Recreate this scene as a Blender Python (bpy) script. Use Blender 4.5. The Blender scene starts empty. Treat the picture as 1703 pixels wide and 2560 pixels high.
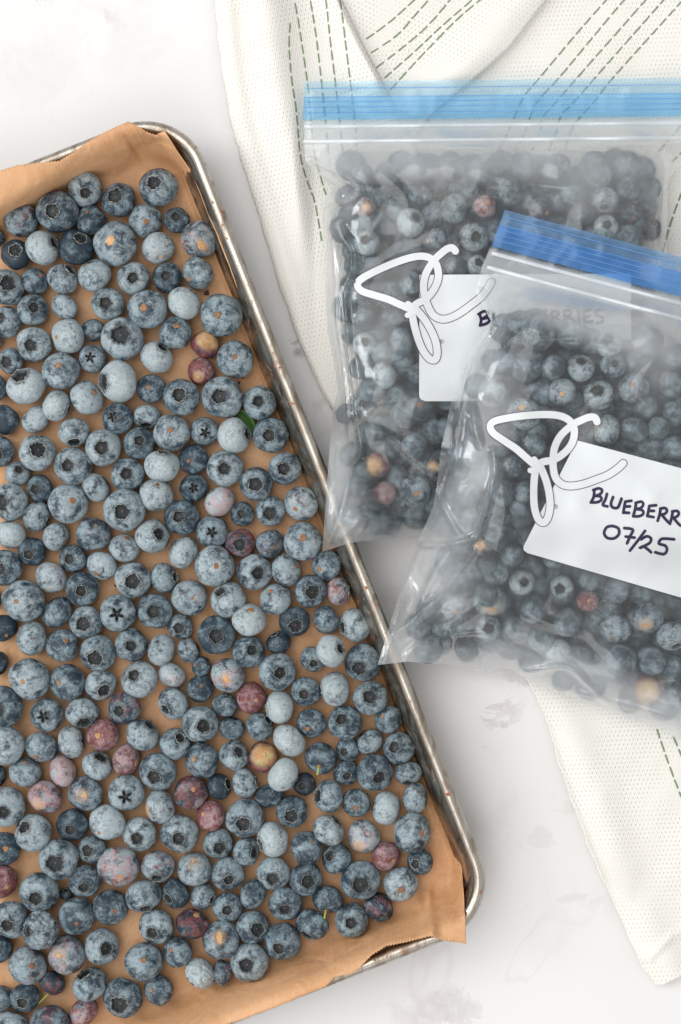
import bpy, bmesh, math, random
import numpy as np
from mathutils import Vector, Matrix, Quaternion, noise as mnoise

# ---------------------------------------------------------------- camera, world, lights
sc = bpy.context.scene
H = 0.80                       # camera height above the counter (m)
PPM = 6000.0                   # photo pixels per metre at counter height
cam_d = bpy.data.cameras.new("camera"); cam = bpy.data.objects.new("camera", cam_d)
sc.collection.objects.link(cam); sc.camera = cam
cam.location = (0, 0, H)
cam_d.sensor_fit = 'VERTICAL'; cam_d.sensor_height = 24.0
cam_d.lens = 24.0*H/(2560/PPM)
cam_d.clip_start = 0.02; cam_d.clip_end = 20
w = bpy.data.worlds.new("World"); sc.world = w; w.use_nodes = True
w.node_tree.nodes['Background'].inputs[0].default_value = (0.98, 0.985, 1.0, 1)
w.node_tree.nodes['Background'].inputs[1].default_value = 0.63
def area(name, loc, size, power, col, target=(0, 0, 0)):
    d = bpy.data.lights.new(name, 'AREA'); d.shape = 'RECTANGLE'; d.size = size[0]; d.size_y = size[1]
    d.energy = power; d.color = col
    o = bpy.data.objects.new(name, d); sc.collection.objects.link(o); o.location = loc
    o.rotation_euler = (Vector(target)-Vector(loc)).to_track_quat('-Z', 'Y').to_euler()
    return o
area('window_light', (-0.95, 0.45, 2.3), (2.2, 2.0), 33.0, (1.0, 0.985, 0.96))
area('side_window', (-1.9, 0.45, 1.15), (0.6, 0.9), 18.5, (0.93, 0.97, 1.0))
area('fill_light', (-0.7, -1.7, 1.9), (2.0, 1.6), 21.0, (1.0, 0.98, 0.96))
sc.view_settings.view_transform = 'Standard'; sc.view_settings.look = 'None'
sc.view_settings.exposure = 0.0; sc.view_settings.gamma = 1.0
sc.render.engine = 'CYCLES'
sc.cycles.transparent_max_bounces = 24; sc.cycles.max_bounces = 14; sc.cycles.diffuse_bounces = 8; sc.cycles.transmission_bounces = 12; sc.cycles.glossy_bounces = 5

C = sc.collection
rnd = random.Random(7)
def P(px, py, z=0.0):
    """point at height z (m) seen at photo pixel px,py"""
    s = (H-z)/H/PPM
    return Vector(((px-851.5)*s, -(py-1280.0)*s, z))
def Pn(px, py, z):
    s = (H-z)/H/PPM
    return np.stack([(px-851.5)*s, -(py-1280.0)*s, z], -1)
def sm(t): t = np.clip(t, 0, 1); return t*t*(3-2*t)

# ---------------------------------------------------------------- material helpers
class NT:
    def __init__(s, name):
        s.m = bpy.data.materials.new(name); s.m.use_nodes = True
        s.t = s.m.node_tree; s.n = s.t.nodes; s.n.clear()
        s.out = s.n.new('ShaderNodeOutputMaterial')
    def put(s, sock, v):
        if v is None: return
        if isinstance(v, bpy.types.NodeSocket): s.t.links.new(v, sock)
        elif isinstance(v, tuple) and len(v) == 3 and sock.type == 'RGBA': sock.default_value = (*v, 1)
        else: sock.default_value = v
    def node(s, typ, **k):
        n = s.n.new(typ)
        for a, v in k.items():
            if a in ('ins',):
                for i, x in v.items(): s.put(n.inputs[i], x)
            else: setattr(n, a, v)
        return n
    def math(s, op, a, b=None, c=None, clamp=False):
        n = s.node('ShaderNodeMath', operation=op, use_clamp=clamp)
        for i, x in enumerate((a, b, c)): 
            if x is not None: s.put(n.inputs[i], x)
        return n.outputs[0]
    def mix(s, f, a, b, mode='MIX'):
        n = s.node('ShaderNodeMix', data_type='RGBA', blend_type=mode)
        s.put(n.inputs[0], f); s.put(n.inputs[6], a); s.put(n.inputs[7], b); return n.outputs[2]
    def ramp(s, f, lo, hi, a=0.0, b=1.0):
        n = s.node('ShaderNodeMapRange', interpolation_type='SMOOTHSTEP', ins={0: f, 1: lo, 2: hi, 3: a, 4: b}); return n.outputs[0]
    def noise(s, vec, scale, det=3.0, rough=0.5, dist=0.0, w=None):
        n = s.node('ShaderNodeTexNoise')
        if w is not None: n.noise_dimensions = '4D'; s.put(n.inputs['W'], w)
        s.put(n.inputs['Vector'], vec); n.inputs['Scale'].default_value = scale
        n.inputs['Detail'].default_value = det; n.inputs['Roughness'].default_value = rough; n.inputs['Distortion'].default_value = dist
        return n.outputs[0]
    def bump(s, h, strength, dist, normal=None):
        n = s.node('ShaderNodeBump', ins={'Height': h, 'Strength': strength, 'Distance': dist}); 
        if normal is not None: s.put(n.inputs['Normal'], normal)
        return n.outputs[0]
    def bsdf(s, **k):
        n = s.node('ShaderNodeBsdfPrincipled')
        for a, v in k.items(): s.put(n.inputs[a.replace('_', ' ')], v)
        return n.outputs[0]
    def finish(s, sh): s.t.links.new(sh, s.out.inputs[0]); return s.m
    def gpos(s): return s.node('ShaderNodeNewGeometry').outputs['Position']
    def opos(s): return s.node('ShaderNodeTexCoord').outputs['Object']

def px3(px, py, z=0.0): return tuple(P(px, py, z))

def mat_marble():
    t = NT('marble'); p = t.gpos()
    base = t.noise(p, 5.0, 3, .5); fine = t.noise(p, 900, 2, .6)
    col = t.mix(t.ramp(base, .4, .72), (.735, .722, .712), (.685, .660, .648))
    # veins and blotches, each where the board has it: (px, py, radius px, strength, noise scale)
    spots = [(745, 845, 75, 1.0, 60, 1.4), (800, 1030, 60, .45, 70, 1.2), (1205, 1800, 150, .50, 30, 1.0), (1330, 1700, 90, .5, 40, 1.0),
             (250, 40, 110, .28, 30, 1.0), (95, 22, 50, .9, 60, 1.0), (100, 190, 210, .16, 10, .6), (350, 110, 210, .10, 12, 1),
             (1105, 2530, 160, .45, 28, 1.1), (1010, 1395, 60, .5, 80, 1.2), (985, 1500, 95, .3, 30, 1.0), (1385, 2060, 150, .22, 22, 1.0), (1420, 2230, 160, .25, 20, 1.0), (1180, 2050, 190, .14, 20, 1)]
    wn = t.node('ShaderNodeTexNoise', ins={'Vector': p}); wn.inputs['Scale'].default_value = 55; wn.inputs['Detail'].default_value = 4
    off = t.node('ShaderNodeVectorMath', operation='SUBTRACT', ins={0: wn.outputs['Color'], 1: (.5, .5, .5)}).outputs[0]
    off = t.node('ShaderNodeVectorMath', operation='SCALE', ins={0: off, 'Scale': .03}).outputs[0]
    pw = t.node('ShaderNodeVectorMath', operation='ADD', ins={0: p, 1: off}).outputs[0]
    for i, (x, y, r, s_, ns, asp) in enumerate(spots):
        mp = t.node('ShaderNodeVectorMath', operation='SUBTRACT', ins={0: pw, 1: px3(x, y)}).outputs[0]
        mp = t.node('ShaderNodeMapping', vector_type='POINT', ins={0: mp}); mp.inputs['Rotation'].default_value = (0, 0, -.9)
        mp.inputs['Scale'].default_value = (1, 1.0+asp*.7, 1)
        d = t.node('ShaderNodeVectorMath', operation='LENGTH', ins={0: mp.outputs[0]}).outputs['Value']
        f = t.ramp(d, r/PPM*1.1, r/PPM*.15)
        n1 = t.noise(p, ns*1.2, 5, .65, 1.0, w=float(i)*3.1)
        blot = t.math('MULTIPLY', t.ramp(t.math('ADD', n1, t.math('MULTIPLY', f, .16)), .60, .645), t.ramp(t.noise(p, 240, 4, .7), .3, .7, .35, .8))
        line = t.ramp(t.math('ABSOLUTE', t.math('SUBTRACT', n1, .54)), .010, .0, 0, .9)
        m = t.math('MULTIPLY', f, t.math('MAXIMUM', blot, line))
        m = t.math('MULTIPLY', m, s_, clamp=True)
        col = t.mix(m, col, (.30, .255, .265))
    # faint hairline veins
    n2 = t.noise(p, 7, 4, .6, .6, w=9.0)
    hair = t.math('MULTIPLY', t.ramp(t.math('ABSOLUTE', t.math('SUBTRACT', n2, .5)), .010, .0), t.ramp(t.noise(p, 14, 2, .5, w=2.0), .44, .64, 0, .18))
    col = t.mix(hair, col, (.50, .44, .42))
    b = t.bump(fine, .12, .0002)
    return t.finish(t.bsdf(Base_Color=col, Roughness=.42, Normal=b, Specular_IOR_Level=.35))

def mat_skin():
    """colour channels of the object: R bloom, G redness, B yellow-green at the stem end"""
    t = NT('blueberry_skin')
    oi = t.node('ShaderNodeObjectInfo'); sep = t.node('ShaderNodeSeparateColor', ins={0: oi.outputs['Color']})
    bl, rd, ye = sep.outputs[0], sep.outputs[1], sep.outputs[2]
    o = t.opos(); wv = t.math('MULTIPLY', oi.outputs['Random'], 200.0)
    xyz = t.node('ShaderNodeSeparateXYZ', ins={0: o}); z = xyz.outputs[2]
    n1 = t.noise(o, 1.5, 4, .62, .5, w=wv); n2 = t.noise(o, 4.5, 5, .72, .9, w=wv); n3 = t.noise(o, 22, 3, .7, 0, w=wv); n4 = t.noise(o, 2.2, 2, .5, 0, w=t.math('ADD', wv, 31.0))
    n5 = t.noise(o, 9, 3, .6, 2.0, w=t.math('ADD', wv, 11.0))
    # skin under the bloom
    navy = t.mix(n4, (.016, .027, .040), (.030, .047, .064))
    wine = t.mix(t.ramp(n2, .35, .7), (.11, .035, .040), (.24, .078, .070))
    rmask = t.math('MULTIPLY', t.ramp(t.math('ADD', t.math('ADD', n4, t.math('MULTIPLY', rd, .54)), t.math('MULTIPLY', z, -.10)), .62, .88), t.ramp(rd, .02, .5, .0, 1.0), clamp=True)
    skin = t.mix(rmask, navy, wine)
    ymask = t.ramp(t.math('ADD', t.math('ADD', t.math('MULTIPLY', z, -1.15), t.math('MULTIPLY', n1, .5)), t.math('MULTIPLY', ye, .80)), 1.25, 1.85)
    ymask = t.math('MULTIPLY', ymask, t.ramp(ye, .05, .3))
    skin = t.mix(ymask, skin, t.mix(t.ramp(n4, .4, .6), (.44, .22, .09), (.42, .36, .16)))
    # pale halo close round the stem scar
    halo = t.math('MULTIPLY', t.ramp(z, -.70, -.82), t.ramp(ye, .15, .35, 0, .75))
    skin = t.mix(halo, skin, (.55, .33, .18))
    # bloom (the waxy dust)
    cov = t.math('ADD', t.math('MULTIPLY', n1, 1.02), t.math('MULTIPLY', n2, .62))
    cov = t.math('ADD', cov, t.math('SUBTRACT', t.math('MULTIPLY', bl, .46), .30))
    cov = t.ramp(cov, .58, .90)
    cov = t.math('MULTIPLY', cov, t.ramp(n3, .28, .62, .60, 1.0))
    spk = t.math('MULTIPLY', t.ramp(n5, .60, .68), t.ramp(bl, .2, .95, .55, .15))
    cov = t.math('MULTIPLY', cov, t.math('SUBTRACT', 1.0, spk))
    cov = t.math('MULTIPLY', cov, t.ramp(bl, .0, .8, .58, .98))
    cov = t.math('MULTIPLY', cov, t.math('SUBTRACT', 1.0, t.math('MULTIPLY', ymask, .55)))
    cov = t.math('MULTIPLY', cov, t.math('SUBTRACT', 1.0, t.math('MULTIPLY', rmask, .14)))
    dust = t.mix(t.ramp(t.math('ADD', bl, t.math('MULTIPLY', n4, .5)), .45, 1.15), (.26, .36, .41), (.48, .545, .56))
    dust = t.mix(t.ramp(n2, .34, .66, .38, .0), dust, (.095, .130, .155))
    dust = t.mix(t.math('MULTIPLY', rmask, .75), dust, (.48, .35, .36))
    col = t.mix(cov, skin, dust)
    cr = t.node('ShaderNodeAttribute', attribute_name='crater').outputs['Fac']
    rr = t.node('ShaderNodeVectorMath', operation='LENGTH', ins={0: t.node('ShaderNodeCombineXYZ', ins={0: xyz.outputs[0], 1: xyz.outputs[1], 2: 0.0}).outputs[0]}).outputs['Value']
    inner = t.mix(t.ramp(n5, .35, .7), (.006, .008, .009), (.036, .046, .050))
    inner = t.mix(t.ramp(rr, .055, .035), inner, (.16, .07, .035))
    col = t.mix(cr, col, inner)
    b = t.bump(t.math('ADD', t.math('MULTIPLY', n3, .5), n2), .22, .0006)
    return t.finish(t.bsdf(Base_Color=col, Roughness=t.math('SUBTRACT', .62, t.math('MULTIPLY', t.math('SUBTRACT', 1.0, cov), .2)), Normal=b, Specular_IOR_Level=.30))

def mat_crown():
    t = NT('calyx'); o = t.opos()
    oi = t.node('ShaderNodeObjectInfo'); sep = t.node('ShaderNodeSeparateColor', ins={0: oi.outputs['Color']})
    tip = t.node('ShaderNodeAttribute', attribute_name='tip').outputs['Fac']
    n = t.noise(o, 9, 3, .6, 0, w=t.math('MULTIPLY', oi.outputs['Random'], 90.0))
    pale = t.mix(t.ramp(n, .35, .6), (.13, .14, .135), (.58, .60, .575))
    c = t.mix(t.math('MULTIPLY', tip, sep.outputs[2]), t.mix(n, (.02, .024, .026), (.09, .10, .10)), pale)
    return t.finish(t.bsdf(Base_Color=c, Roughness=.7))

def mat_scar():
    t = NT('stem_scar'); o = t.opos()
    oi = t.node('ShaderNodeObjectInfo'); sep = t.node('ShaderNodeSeparateColor', ins={0: oi.outputs['Color']})
    n = t.noise(o, 14, 3, .6, 0, w=t.math('MULTIPLY', oi.outputs['Random'], 90.0))
    a = t.mix(t.ramp(n, .3, .7), (.12, .045, .022), (.31, .14, .06)); b2 = t.mix(t.ramp(n, .3, .7), (.52, .24, .07), (.66, .43, .22))
    return t.finish(t.bsdf(Base_Color=t.mix(sep.outputs[2], a, b2), Roughness=.6, Normal=t.bump(n, .5, .0006)))

def mat_simple(name, col, rough=.6, nscale=200, var=.25, bump=.2, metal=0.0, spec=.4):
    t = NT(name); p = t.gpos(); n = t.noise(p, nscale, 4, .6)
    c = t.mix(n, tuple(x*(1-var) for x in col), tuple(min(1, x*(1+var)) for x in col))
    return t.finish(t.bsdf(Base_Color=c, Roughness=rough, Metallic=metal, Normal=t.bump(n, bump, .0004), Specular_IOR_Level=spec))

def mat_metal(name, rust, dark):
    t = NT(name); p = t.gpos()
    mp = t.node('ShaderNodeMapping', ins={0: p}); mp.inputs['Rotation'].default_value = (0, 0, math.radians(-21.6)); mp.inputs['Scale'].default_value = (1.0, .30, 1)
    n1 = t.noise(mp.outputs[0], 160, 5, .65, .6); n2 = t.noise(p, 260, 4, .6, .4); n3 = t.noise(p, 34, 3, .6)
    n4 = t.noise(p, 1300, 2, .6)
    col = t.mix(t.ramp(n1, .35, .70), (.52, .48, .42), (.30, .24, .18))
    col = t.mix(t.math('MULTIPLY', t.ramp(n1, .50, .60), dark), col, (.135, .10, .075))
    rm = t.math('MULTIPLY', t.ramp(n2, .60, .67), t.ramp(n3, .44, .60)); rm = t.math('MULTIPLY', rm, rust, clamp=True)
    col = t.mix(rm, col, t.mix(n4, (.20, .055, .018), (.36, .12, .04)))
    ro = t.ramp(n1, .3, .7, .24, .42); ro = t.math('ADD', ro, t.math('MULTIPLY', rm, .4), clamp=True)
    me = t.math('SUBTRACT', .96, t.math('MULTIPLY', rm, .9))
    return t.finish(t.bsdf(Base_Color=col, Roughness=ro, Metallic=me, Normal=t.bump(t.math('ADD', n1, n4), .12, .0003)))

def mat_paper():
    t = NT('kraft_parchment'); p = t.gpos()
    n1 = t.noise(p, 28, 4, .6); n2 = t.noise(p, 420, 4, .7); n3 = t.noise(p, 1500, 2, .6)
    mp = t.node('ShaderNodeMapping', ins={0: p}); mp.inputs['Rotation'].default_value = (0, 0, .5); mp.inputs['Scale'].default_value = (1, .35, 1)
    n4 = t.noise(mp.outputs[0], 70, 3, .55, .8)
    c = t.mix(t.ramp(n1, .3, .7), (.61, .315, .145), (.76, .435, .225))
    c = t.mix(t.math('MULTIPLY', t.ramp(n2, .35, .75), .45), c, (.80, .51, .30))
    c = t.mix(t.math('MULTIPLY', t.ramp(n3, .55, .8), .4), c, (.30, .14, .06))
    c = t.mix(t.ramp(t.noise(p, 60, 4, .6, .5, w=4.0), .60, .78, 0, .5), c, (.84, .59, .38))
    cr_ = t.ramp(t.math('ABSOLUTE', t.math('SUBTRACT', t.noise(p, 26, 3, .5, .4, w=7.0), .5)), .0, .07)
    b = t.bump(n4, .5, .0018); b = t.bump(cr_, .28, .0012, b); b = t.bump(n2, .3, .0003, b)
    sh = t.bsdf(Base_Color=c, Roughness=.5, Normal=b, Specular_IOR_Level=.4)
    tr = t.node('ShaderNodeBsdfTranslucent', ins={0: (.62, .32, .14), 1: b}).outputs[0]
    m = t.node('ShaderNodeMixShader', ins={0: .14, 1: sh, 2: tr}).outputs[0]
    return t.finish(m)

def mat_cloth(name='cotton_cloth', green=False):
    t = NT(name); uv = t.node('ShaderNodeUVMap', uv_map='weave').outputs[0]
    p = t.gpos()
    s = t.node('ShaderNodeSeparateXYZ', ins={0: uv}); K = 2*math.pi/1.62
    jit = t.math('MULTIPLY', t.math('SUBTRACT', t.noise(p, 120, 2, .5), .5), 1.6)
    a = t.math('SINE', t.math('ADD', t.math('MULTIPLY', s.outputs[0], K), jit)); b = t.math('SINE', t.math('ADD', t.math('MULTIPLY', s.outputs[1], K*.8), t.math('MULTIPLY', t.math('FLOOR', t.math('MULTIPLY', s.outputs[0], 1/1.62)), 2.1)))
    hole = t.math('MULTIPLY', t.ramp(a, .2, .95), t.ramp(b, .1, .95))
    mask = t.ramp(t.noise(p, 45, 2, .5), .34, .58, .25, 1.0)
    hole = t.math('MULTIPLY', hole, mask)
    rib = t.math('SINE', t.math('MULTIPLY', s.outputs[0], K*2)); rib2 = t.math('SINE', t.math('MULTIPLY', s.outputs[1], K*3))
    n = t.noise(p, 1800, 3, .7); big = t.noise(p, 22, 3, .5)
    if green:
        c = t.mix(n, (.15, .22, .12), (.28, .355, .22))
    else:
        c = t.mix(t.ramp(big, .3, .7), (.87, .845, .785), (.90, .88, .83))
        c = t.mix(t.math('MULTIPLY', hole, .55), c, (.52, .45, .35))
        c = t.mix(t.ramp(n, .5, .85, 0, .25), c, (.72, .66, .56))
    h = t.math('ADD', t.math('MULTIPLY', hole, -1.2), t.math('ADD', t.math('MULTIPLY', rib, .2), t.math('MULTIPLY', rib2, .15)))
    h = t.math('ADD', h, t.math('MULTIPLY', n, .5))
    nb = t.bump(h, .45, .0004)
    sh = t.bsdf(Base_Color=c, Roughness=.9, Normal=nb, Specular_IOR_Level=.1, Sheen_Weight=.15)
    tr = t.node('ShaderNodeBsdfTranslucent', ins={0: (.8, .78, .72), 1: nb}).outputs[0]
    return t.finish(t.node('ShaderNodeMixShader', ins={0: .15, 1: sh, 2: tr}).outputs[0])

def mat_film(name, haze=.16, hi=.55, tint=(.988, .99, .99), hcol=(.91, .94, .955), gl=.035, rough=.14, use_frost=True):
    t = NT(name); p = t.gpos()
    n1 = t.noise(p, 30, 4, .6, .5); n2 = t.noise(p, 95, 4, .65, .8)
    f = t.math('ADD', t.math('MULTIPLY', n1, .62), t.math('MULTIPLY', n2, .38))
    if use_frost:
        fr_ = t.node('ShaderNodeAttribute', attribute_name='frost').outputs['Fac']
        f = t.math('ADD', t.math('SUBTRACT', f, .5), fr_); f = t.ramp(f, .08, .95, haze, hi)
    else: f = t.ramp(f, .40, .64, haze, hi)
    nb = t.bump(t.noise(p, 140, 3, .6, .6), .15, .0006)
    lw = t.node('ShaderNodeLayerWeight', ins={0: .5, 1: nb})
    fr = t.math('ADD', t.math('MULTIPLY', t.math('POWER', lw.outputs['Facing'], 3.0 if use_frost else 5.0), 1.1 if use_frost else .4), .015+gl, clamp=True)
    tr = t.node('ShaderNodeBsdfTransparent', ins={0: tint}).outputs[0]
    di = t.node('ShaderNodeBsdfDiffuse', ins={0: hcol, 2: nb}).outputs[0]
    tl = t.node('ShaderNodeBsdfTranslucent', ins={0: hcol, 1: nb}).outputs[0]
    dd = t.node('ShaderNodeMixShader', ins={0: .5, 1: di, 2: tl}).outputs[0]
    if use_frost:
        rf = t.node('ShaderNodeBsdfRefraction', ins={0: (1, 1, 1), 1: .30, 2: 1.25}).outputs[0]; bl_ = t.node('ShaderNodeAttribute', attribute_name='veil').outputs['Fac']
        tr = t.node('ShaderNodeMixShader', ins={0: bl_, 1: tr, 2: rf}).outputs[0]
    a = t.node('ShaderNodeMixShader', ins={0: f, 1: tr, 2: dd}).outputs[0]
    g = t.node('ShaderNodeBsdfGlossy', ins={0: (1, 1, 1), 1: rough, 4: nb}).outputs[0]
    return t.finish(t.node('ShaderNodeMixShader', ins={0: fr, 1: a, 2: g}).outputs[0])

def mat_blue(name, f, col, tint):
    t = NT(name); p = t.gpos()
    mp = t.node('ShaderNodeMapping', ins={0: p}); mp.inputs['Scale'].default_value = (.15, 1, 1)
    n = t.noise(mp.outputs[0], 300, 3, .6); ff = t.ramp(n, .3, .7, f*.85, f*1.15)
    tr = t.node('ShaderNodeBsdfTransparent', ins={0: tint}).outputs[0]
    di = t.node('ShaderNodeBsdfDiffuse', ins={0: col}).outputs[0]; tl = t.node('ShaderNodeBsdfTranslucent', ins={0: col}).outputs[0]
    dd = t.node('ShaderNodeMixShader', ins={0: .4, 1: di, 2: tl}).outputs[0]
    a = t.node('ShaderNodeMixShader', ins={0: ff, 1: tr, 2: dd}).outputs[0]
    g = t.node('ShaderNodeBsdfGlossy', ins={0: (1, 1, 1), 1: .35}).outputs[0]
    return t.finish(t.node('ShaderNodeMixShader', ins={0: .04, 1: a, 2: g}).outputs[0])

M = dict(marble=mat_marble(), skin=mat_skin(), crown=mat_crown(), scar=mat_scar(), paper=mat_paper(),
         pan=mat_metal('worn_aluminium', .8, .9), rim=mat_metal('rim_aluminium', 1.0, .25),
         cloth=mat_cloth(), green=mat_cloth('green_thread', True),
         film=mat_film('bag_film', .035, .50), film_b=mat_film('bag_film_back', .02, .06, gl=.0, use_frost=False),
         leaf=mat_simple('leaf_green', (.055, .14, .025), .45, 300), stem=mat_simple('stem_green', (.36, .42, .09), .5, 400),
         crumb=mat_simple('dry_crumb', (.05, .04, .03), .8, 900),
         print=mat_simple('white_print', (.63, .655, .66), .5, 60, .02, .02), line=mat_simple('outline_print', (.13, .10, .14), .5, 300, .1, .02),
         ink=mat_simple('marker_ink', (.022, .014, .05), .4, 500, .4, .02),
         track=mat_film('zip_track_plastic', .62, .75, gl=.10, rough=.2, use_frost=False), 
         blue_a=mat_blue('blue_lip', .20, (.42, .72, .92), (.80, .92, .98)), blue_b=mat_blue('blue_zip', .36, (.22, .58, .92), (.60, .84, .98)),
         blue_c=mat_blue('deep_blue_lip', .30, (.20, .42, .78), (.62, .80, .97)), blue_d=mat_blue('deep_blue_zip', .46, (.09, .34, .82), (.42, .68, .97)),
         blue_r=mat_blue('blue_ridge', .6, (.30, .60, .88), (.5, .7, .95)))

# ---------------------------------------------------------------- object helpers
def mesh_np(name, V, F, mat, parent=None, smooth=True, attrs=None, uv=None):
    me = bpy.data.meshes.new(name)
    V = np.asarray(V, dtype=float).reshape(-1, 3)
    me.from_pydata(V.tolist(), [], [tuple(int(i) for i in f) for f in F])
    if smooth: me.polygons.foreach_set('use_smooth', [True]*len(me.polygons))
    for k, v in (attrs or {}).items():
        a = me.attributes.new(k, 'FLOAT', 'POINT'); a.data.foreach_set('value', np.asarray(v, dtype=np.float32).ravel())
    if uv is not None:
        l = me.uv_layers.new(name='weave'); idx = np.zeros(len(me.loops), dtype=np.int32); me.loops.foreach_get('vertex_index', idx)
        l.data.foreach_set('uv', np.asarray(uv, dtype=np.float32)[idx].ravel())
    me.materials.append(mat); me.update()
    o = bpy.data.objects.new(name, me); C.objects.link(o)
    if parent: o.parent = parent
    return o
def tag(o, label=None, cat=None, group=None, kind=None):
    for k, v in (('label', label), ('category', cat), ('group', group), ('kind', kind)):
        if v: o[k] = v
    return o
def empty(name, loc=(0, 0, 0)):
    o = bpy.data.objects.new(name, None); C.objects.link(o); o.location = loc; o.empty_display_size = .01; return o
def gridF(nr, nc, off=0):
    i = np.arange(nr-1)[:, None]*nc+np.arange(nc-1)[None, :]+off
    return np.stack([i, i+nc, i+nc+1, i+1], -1).reshape(-1, 4)
def reparent(parent, *kids):
    for k in kids:
        k.parent = parent; k.matrix_parent_inverse = Matrix.Translation(-Vector(parent.location))
def catmull(pts, step):
    pts = [Vector((*p[:2], 0)) for p in pts]; out = []
    n = len(pts)
    for i in range(n-1):
        p0 = pts[max(i-1, 0)]; p1 = pts[i]; p2 = pts[i+1]; p3 = pts[min(i+2, n-1)]
        k = max(2, int((p2-p1).length/step))
        for j in range(k):
            t = j/k
            out.append(.5*((2*p1)+(p2-p0)*t+(2*p0-5*p1+4*p2-p3)*t*t+(3*p1-p0-3*p2+p3)*t**3))
    out.append(pts[-1]); return [(q.x, q.y) for q in out]
def snoise(x, y, s, seed=0.0):
    """smooth value noise on arrays (x,y px, s wavelength px)"""
    X = np.asarray(x, float)/s+seed*17.3; Y = np.asarray(y, float)/s+seed*5.7
    xi = np.floor(X).astype(int); yi = np.floor(Y).astype(int); fx = X-xi; fy = Y-yi
    fx = fx*fx*(3-2*fx); fy = fy*fy*(3-2*fy)
    def h(a, b):
        v = np.sin(a*127.1+b*311.7+seed*74.7)*43758.5453; return v-np.floor(v)
    return (h(xi, yi)*(1-fx)+h(xi+1, yi)*fx)*(1-fy)+(h(xi, yi+1)*(1-fx)+h(xi+1, yi+1)*fx)*fy-.5
def polydist(x, y, pts):
    """distance from points to a polyline, and position 0..1 along it"""
    d = np.full(np.shape(x), 1e9); tt = np.zeros(np.shape(x)); n = len(pts)-1
    for i in range(n):
        ax, ay = pts[i]; bx, by = pts[i+1]; L = (bx-ax)**2+(by-ay)**2+1e-9
        t = np.clip(((x-ax)*(bx-ax)+(y-ay)*(by-ay))/L, 0, 1)
        q = np.hypot(x-ax-t*(bx-ax), y-ay-t*(by-ay)); m = q < d
        d = np.where(m, q, d); tt = np.where(m, (i+t)/n, tt)
    return d, tt

# ---------------------------------------------------------------- countertop
n = 3
cv = Pn(*np.meshgrid(np.linspace(-6000, 8000, n), np.linspace(-6000, 8500, n)), np.zeros((n, n))).reshape(-1, 3)
ct = mesh_np('countertop', cv, gridF(n, n), M['marble'], smooth=False); tag(ct, 'white marble-look countertop with grey veins', kind='structure')

# ---------------------------------------------------------------- baking tray
TH = math.radians(21.6); er = Vector((math.cos(TH), math.sin(TH), 0)); ed = Vector((math.sin(TH), -math.cos(TH), 0))  # px-right / px-down in world
ZR = .0225
Ctr = P(455, 255, ZR); Cbr = P(1261, 2292, ZR); TL = .455
THt = (Cbr-Ctr).length; ed = (Cbr-Ctr).normalized(); er = Vector((-ed.y, ed.x, 0))
def rr_path(inset, Rc=.026, na=14):
    """rounded rectangle, inset from the rim's outer edge; world xy list"""
    pts = []; R = max(Rc-inset, .002)
    cs = [((-Rc, Rc), 0, 90), ((-Rc, THt-Rc), 0, 0), ((-TL+Rc, THt-Rc), 0, 0), ((-TL+Rc, Rc), 0, 0)]
    # local a along er (0 at right edge), b along ed (0 at top)
    corners = [(-Rc, Rc, -90), (-Rc, THt-Rc, 0), (-TL+Rc, THt-Rc, 90), (-TL+Rc, Rc, 180)]
    for (ca, cb, a0) in corners:
        for k in range(na+1):
            th = math.radians(a0+90*k/na)
            pts.append((ca+R*math.cos(th), cb+R*math.sin(th)))
    out = []
    n = len(pts)
    for i in range(n):                                   # subdivide the long sides
        a = pts[i]; b = pts[(i+1) % n]; L = math.hypot(b[0]-a[0], b[1]-a[1]); k = max(1, int(L/.02))
        if i % (na+1) != na: k = 1
        else: k = 24
        for j in range(k): out.append((a[0]+(b[0]-a[0])*j/k, a[1]+(b[1]-a[1])*j/k))
    return np.array(out)
def tl2w(ab, z):
    ab = np.asarray(ab); base = np.array([Ctr.x, Ctr.y]); e1 = np.array([er.x, er.y]); e2 = np.array([ed.x, ed.y])
    xy = base+ab[:, :1]*e1+ab[:, 1:2]*e2
    return np.concatenate([xy, np.full((len(xy), 1), z)], 1)
def w2tl(xy):
    d = xy-np.array([Ctr.x, Ctr.y]); return d@np.array([er.x, er.y]), d@np.array([ed.x, ed.y])
def sweep(profile, closed):
    V = []; 
    for (ins, z) in profile: V.append(tl2w(rr_path(ins), z))
    N = len(V[0]); K = len(V); F = []
    for k in range(K if closed else K-1):
        k2 = (k+1) % K
        for i in range(N): j = (i+1) % N; F.append((k*N+i, k*N+j, k2*N+j, k2*N+i))
    return np.concatenate(V), F, N
BR = .0025
tray = empty('baking_tray', tuple((Ctr+Cbr)/2-er*TL/2)); tray.location.z = 0
tag(tray, 'worn aluminium sheet pan with rust-flecked rolled rim, full of blueberries', 'baking tray')
prof = [(BR, ZR+BR*.6), (BR*1.9, ZR-.001), (.0068, .0165), (.0088, .008), (.0102, .0032), (.0118, .0016), (.0140, .0013)]
V, F, N = sweep(prof, False)
K = len(prof); cidx = len(V); V = np.concatenate([V, [[*((Ctr+Cbr)/2-er*TL/2).xy, .0013]]])
for i in range(N): F.append(((K-1)*N+i, (K-1)*N+(i+1) % N, cidx))
pan = mesh_np('pan', V, F, M['pan']); md = pan.modifiers.new('thickness', 'SOLIDIFY'); md.thickness = .0008; md.offset = 0
prof = [(BR+BR*math.cos(a), ZR+BR*math.sin(a)) for a in np.linspace(0, 2*math.pi, 15)[:-1]]
V, F, N = sweep(prof, True); rim = mesh_np('rim', V, F, M['rim'])
reparent(tray, pan, rim)
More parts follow.
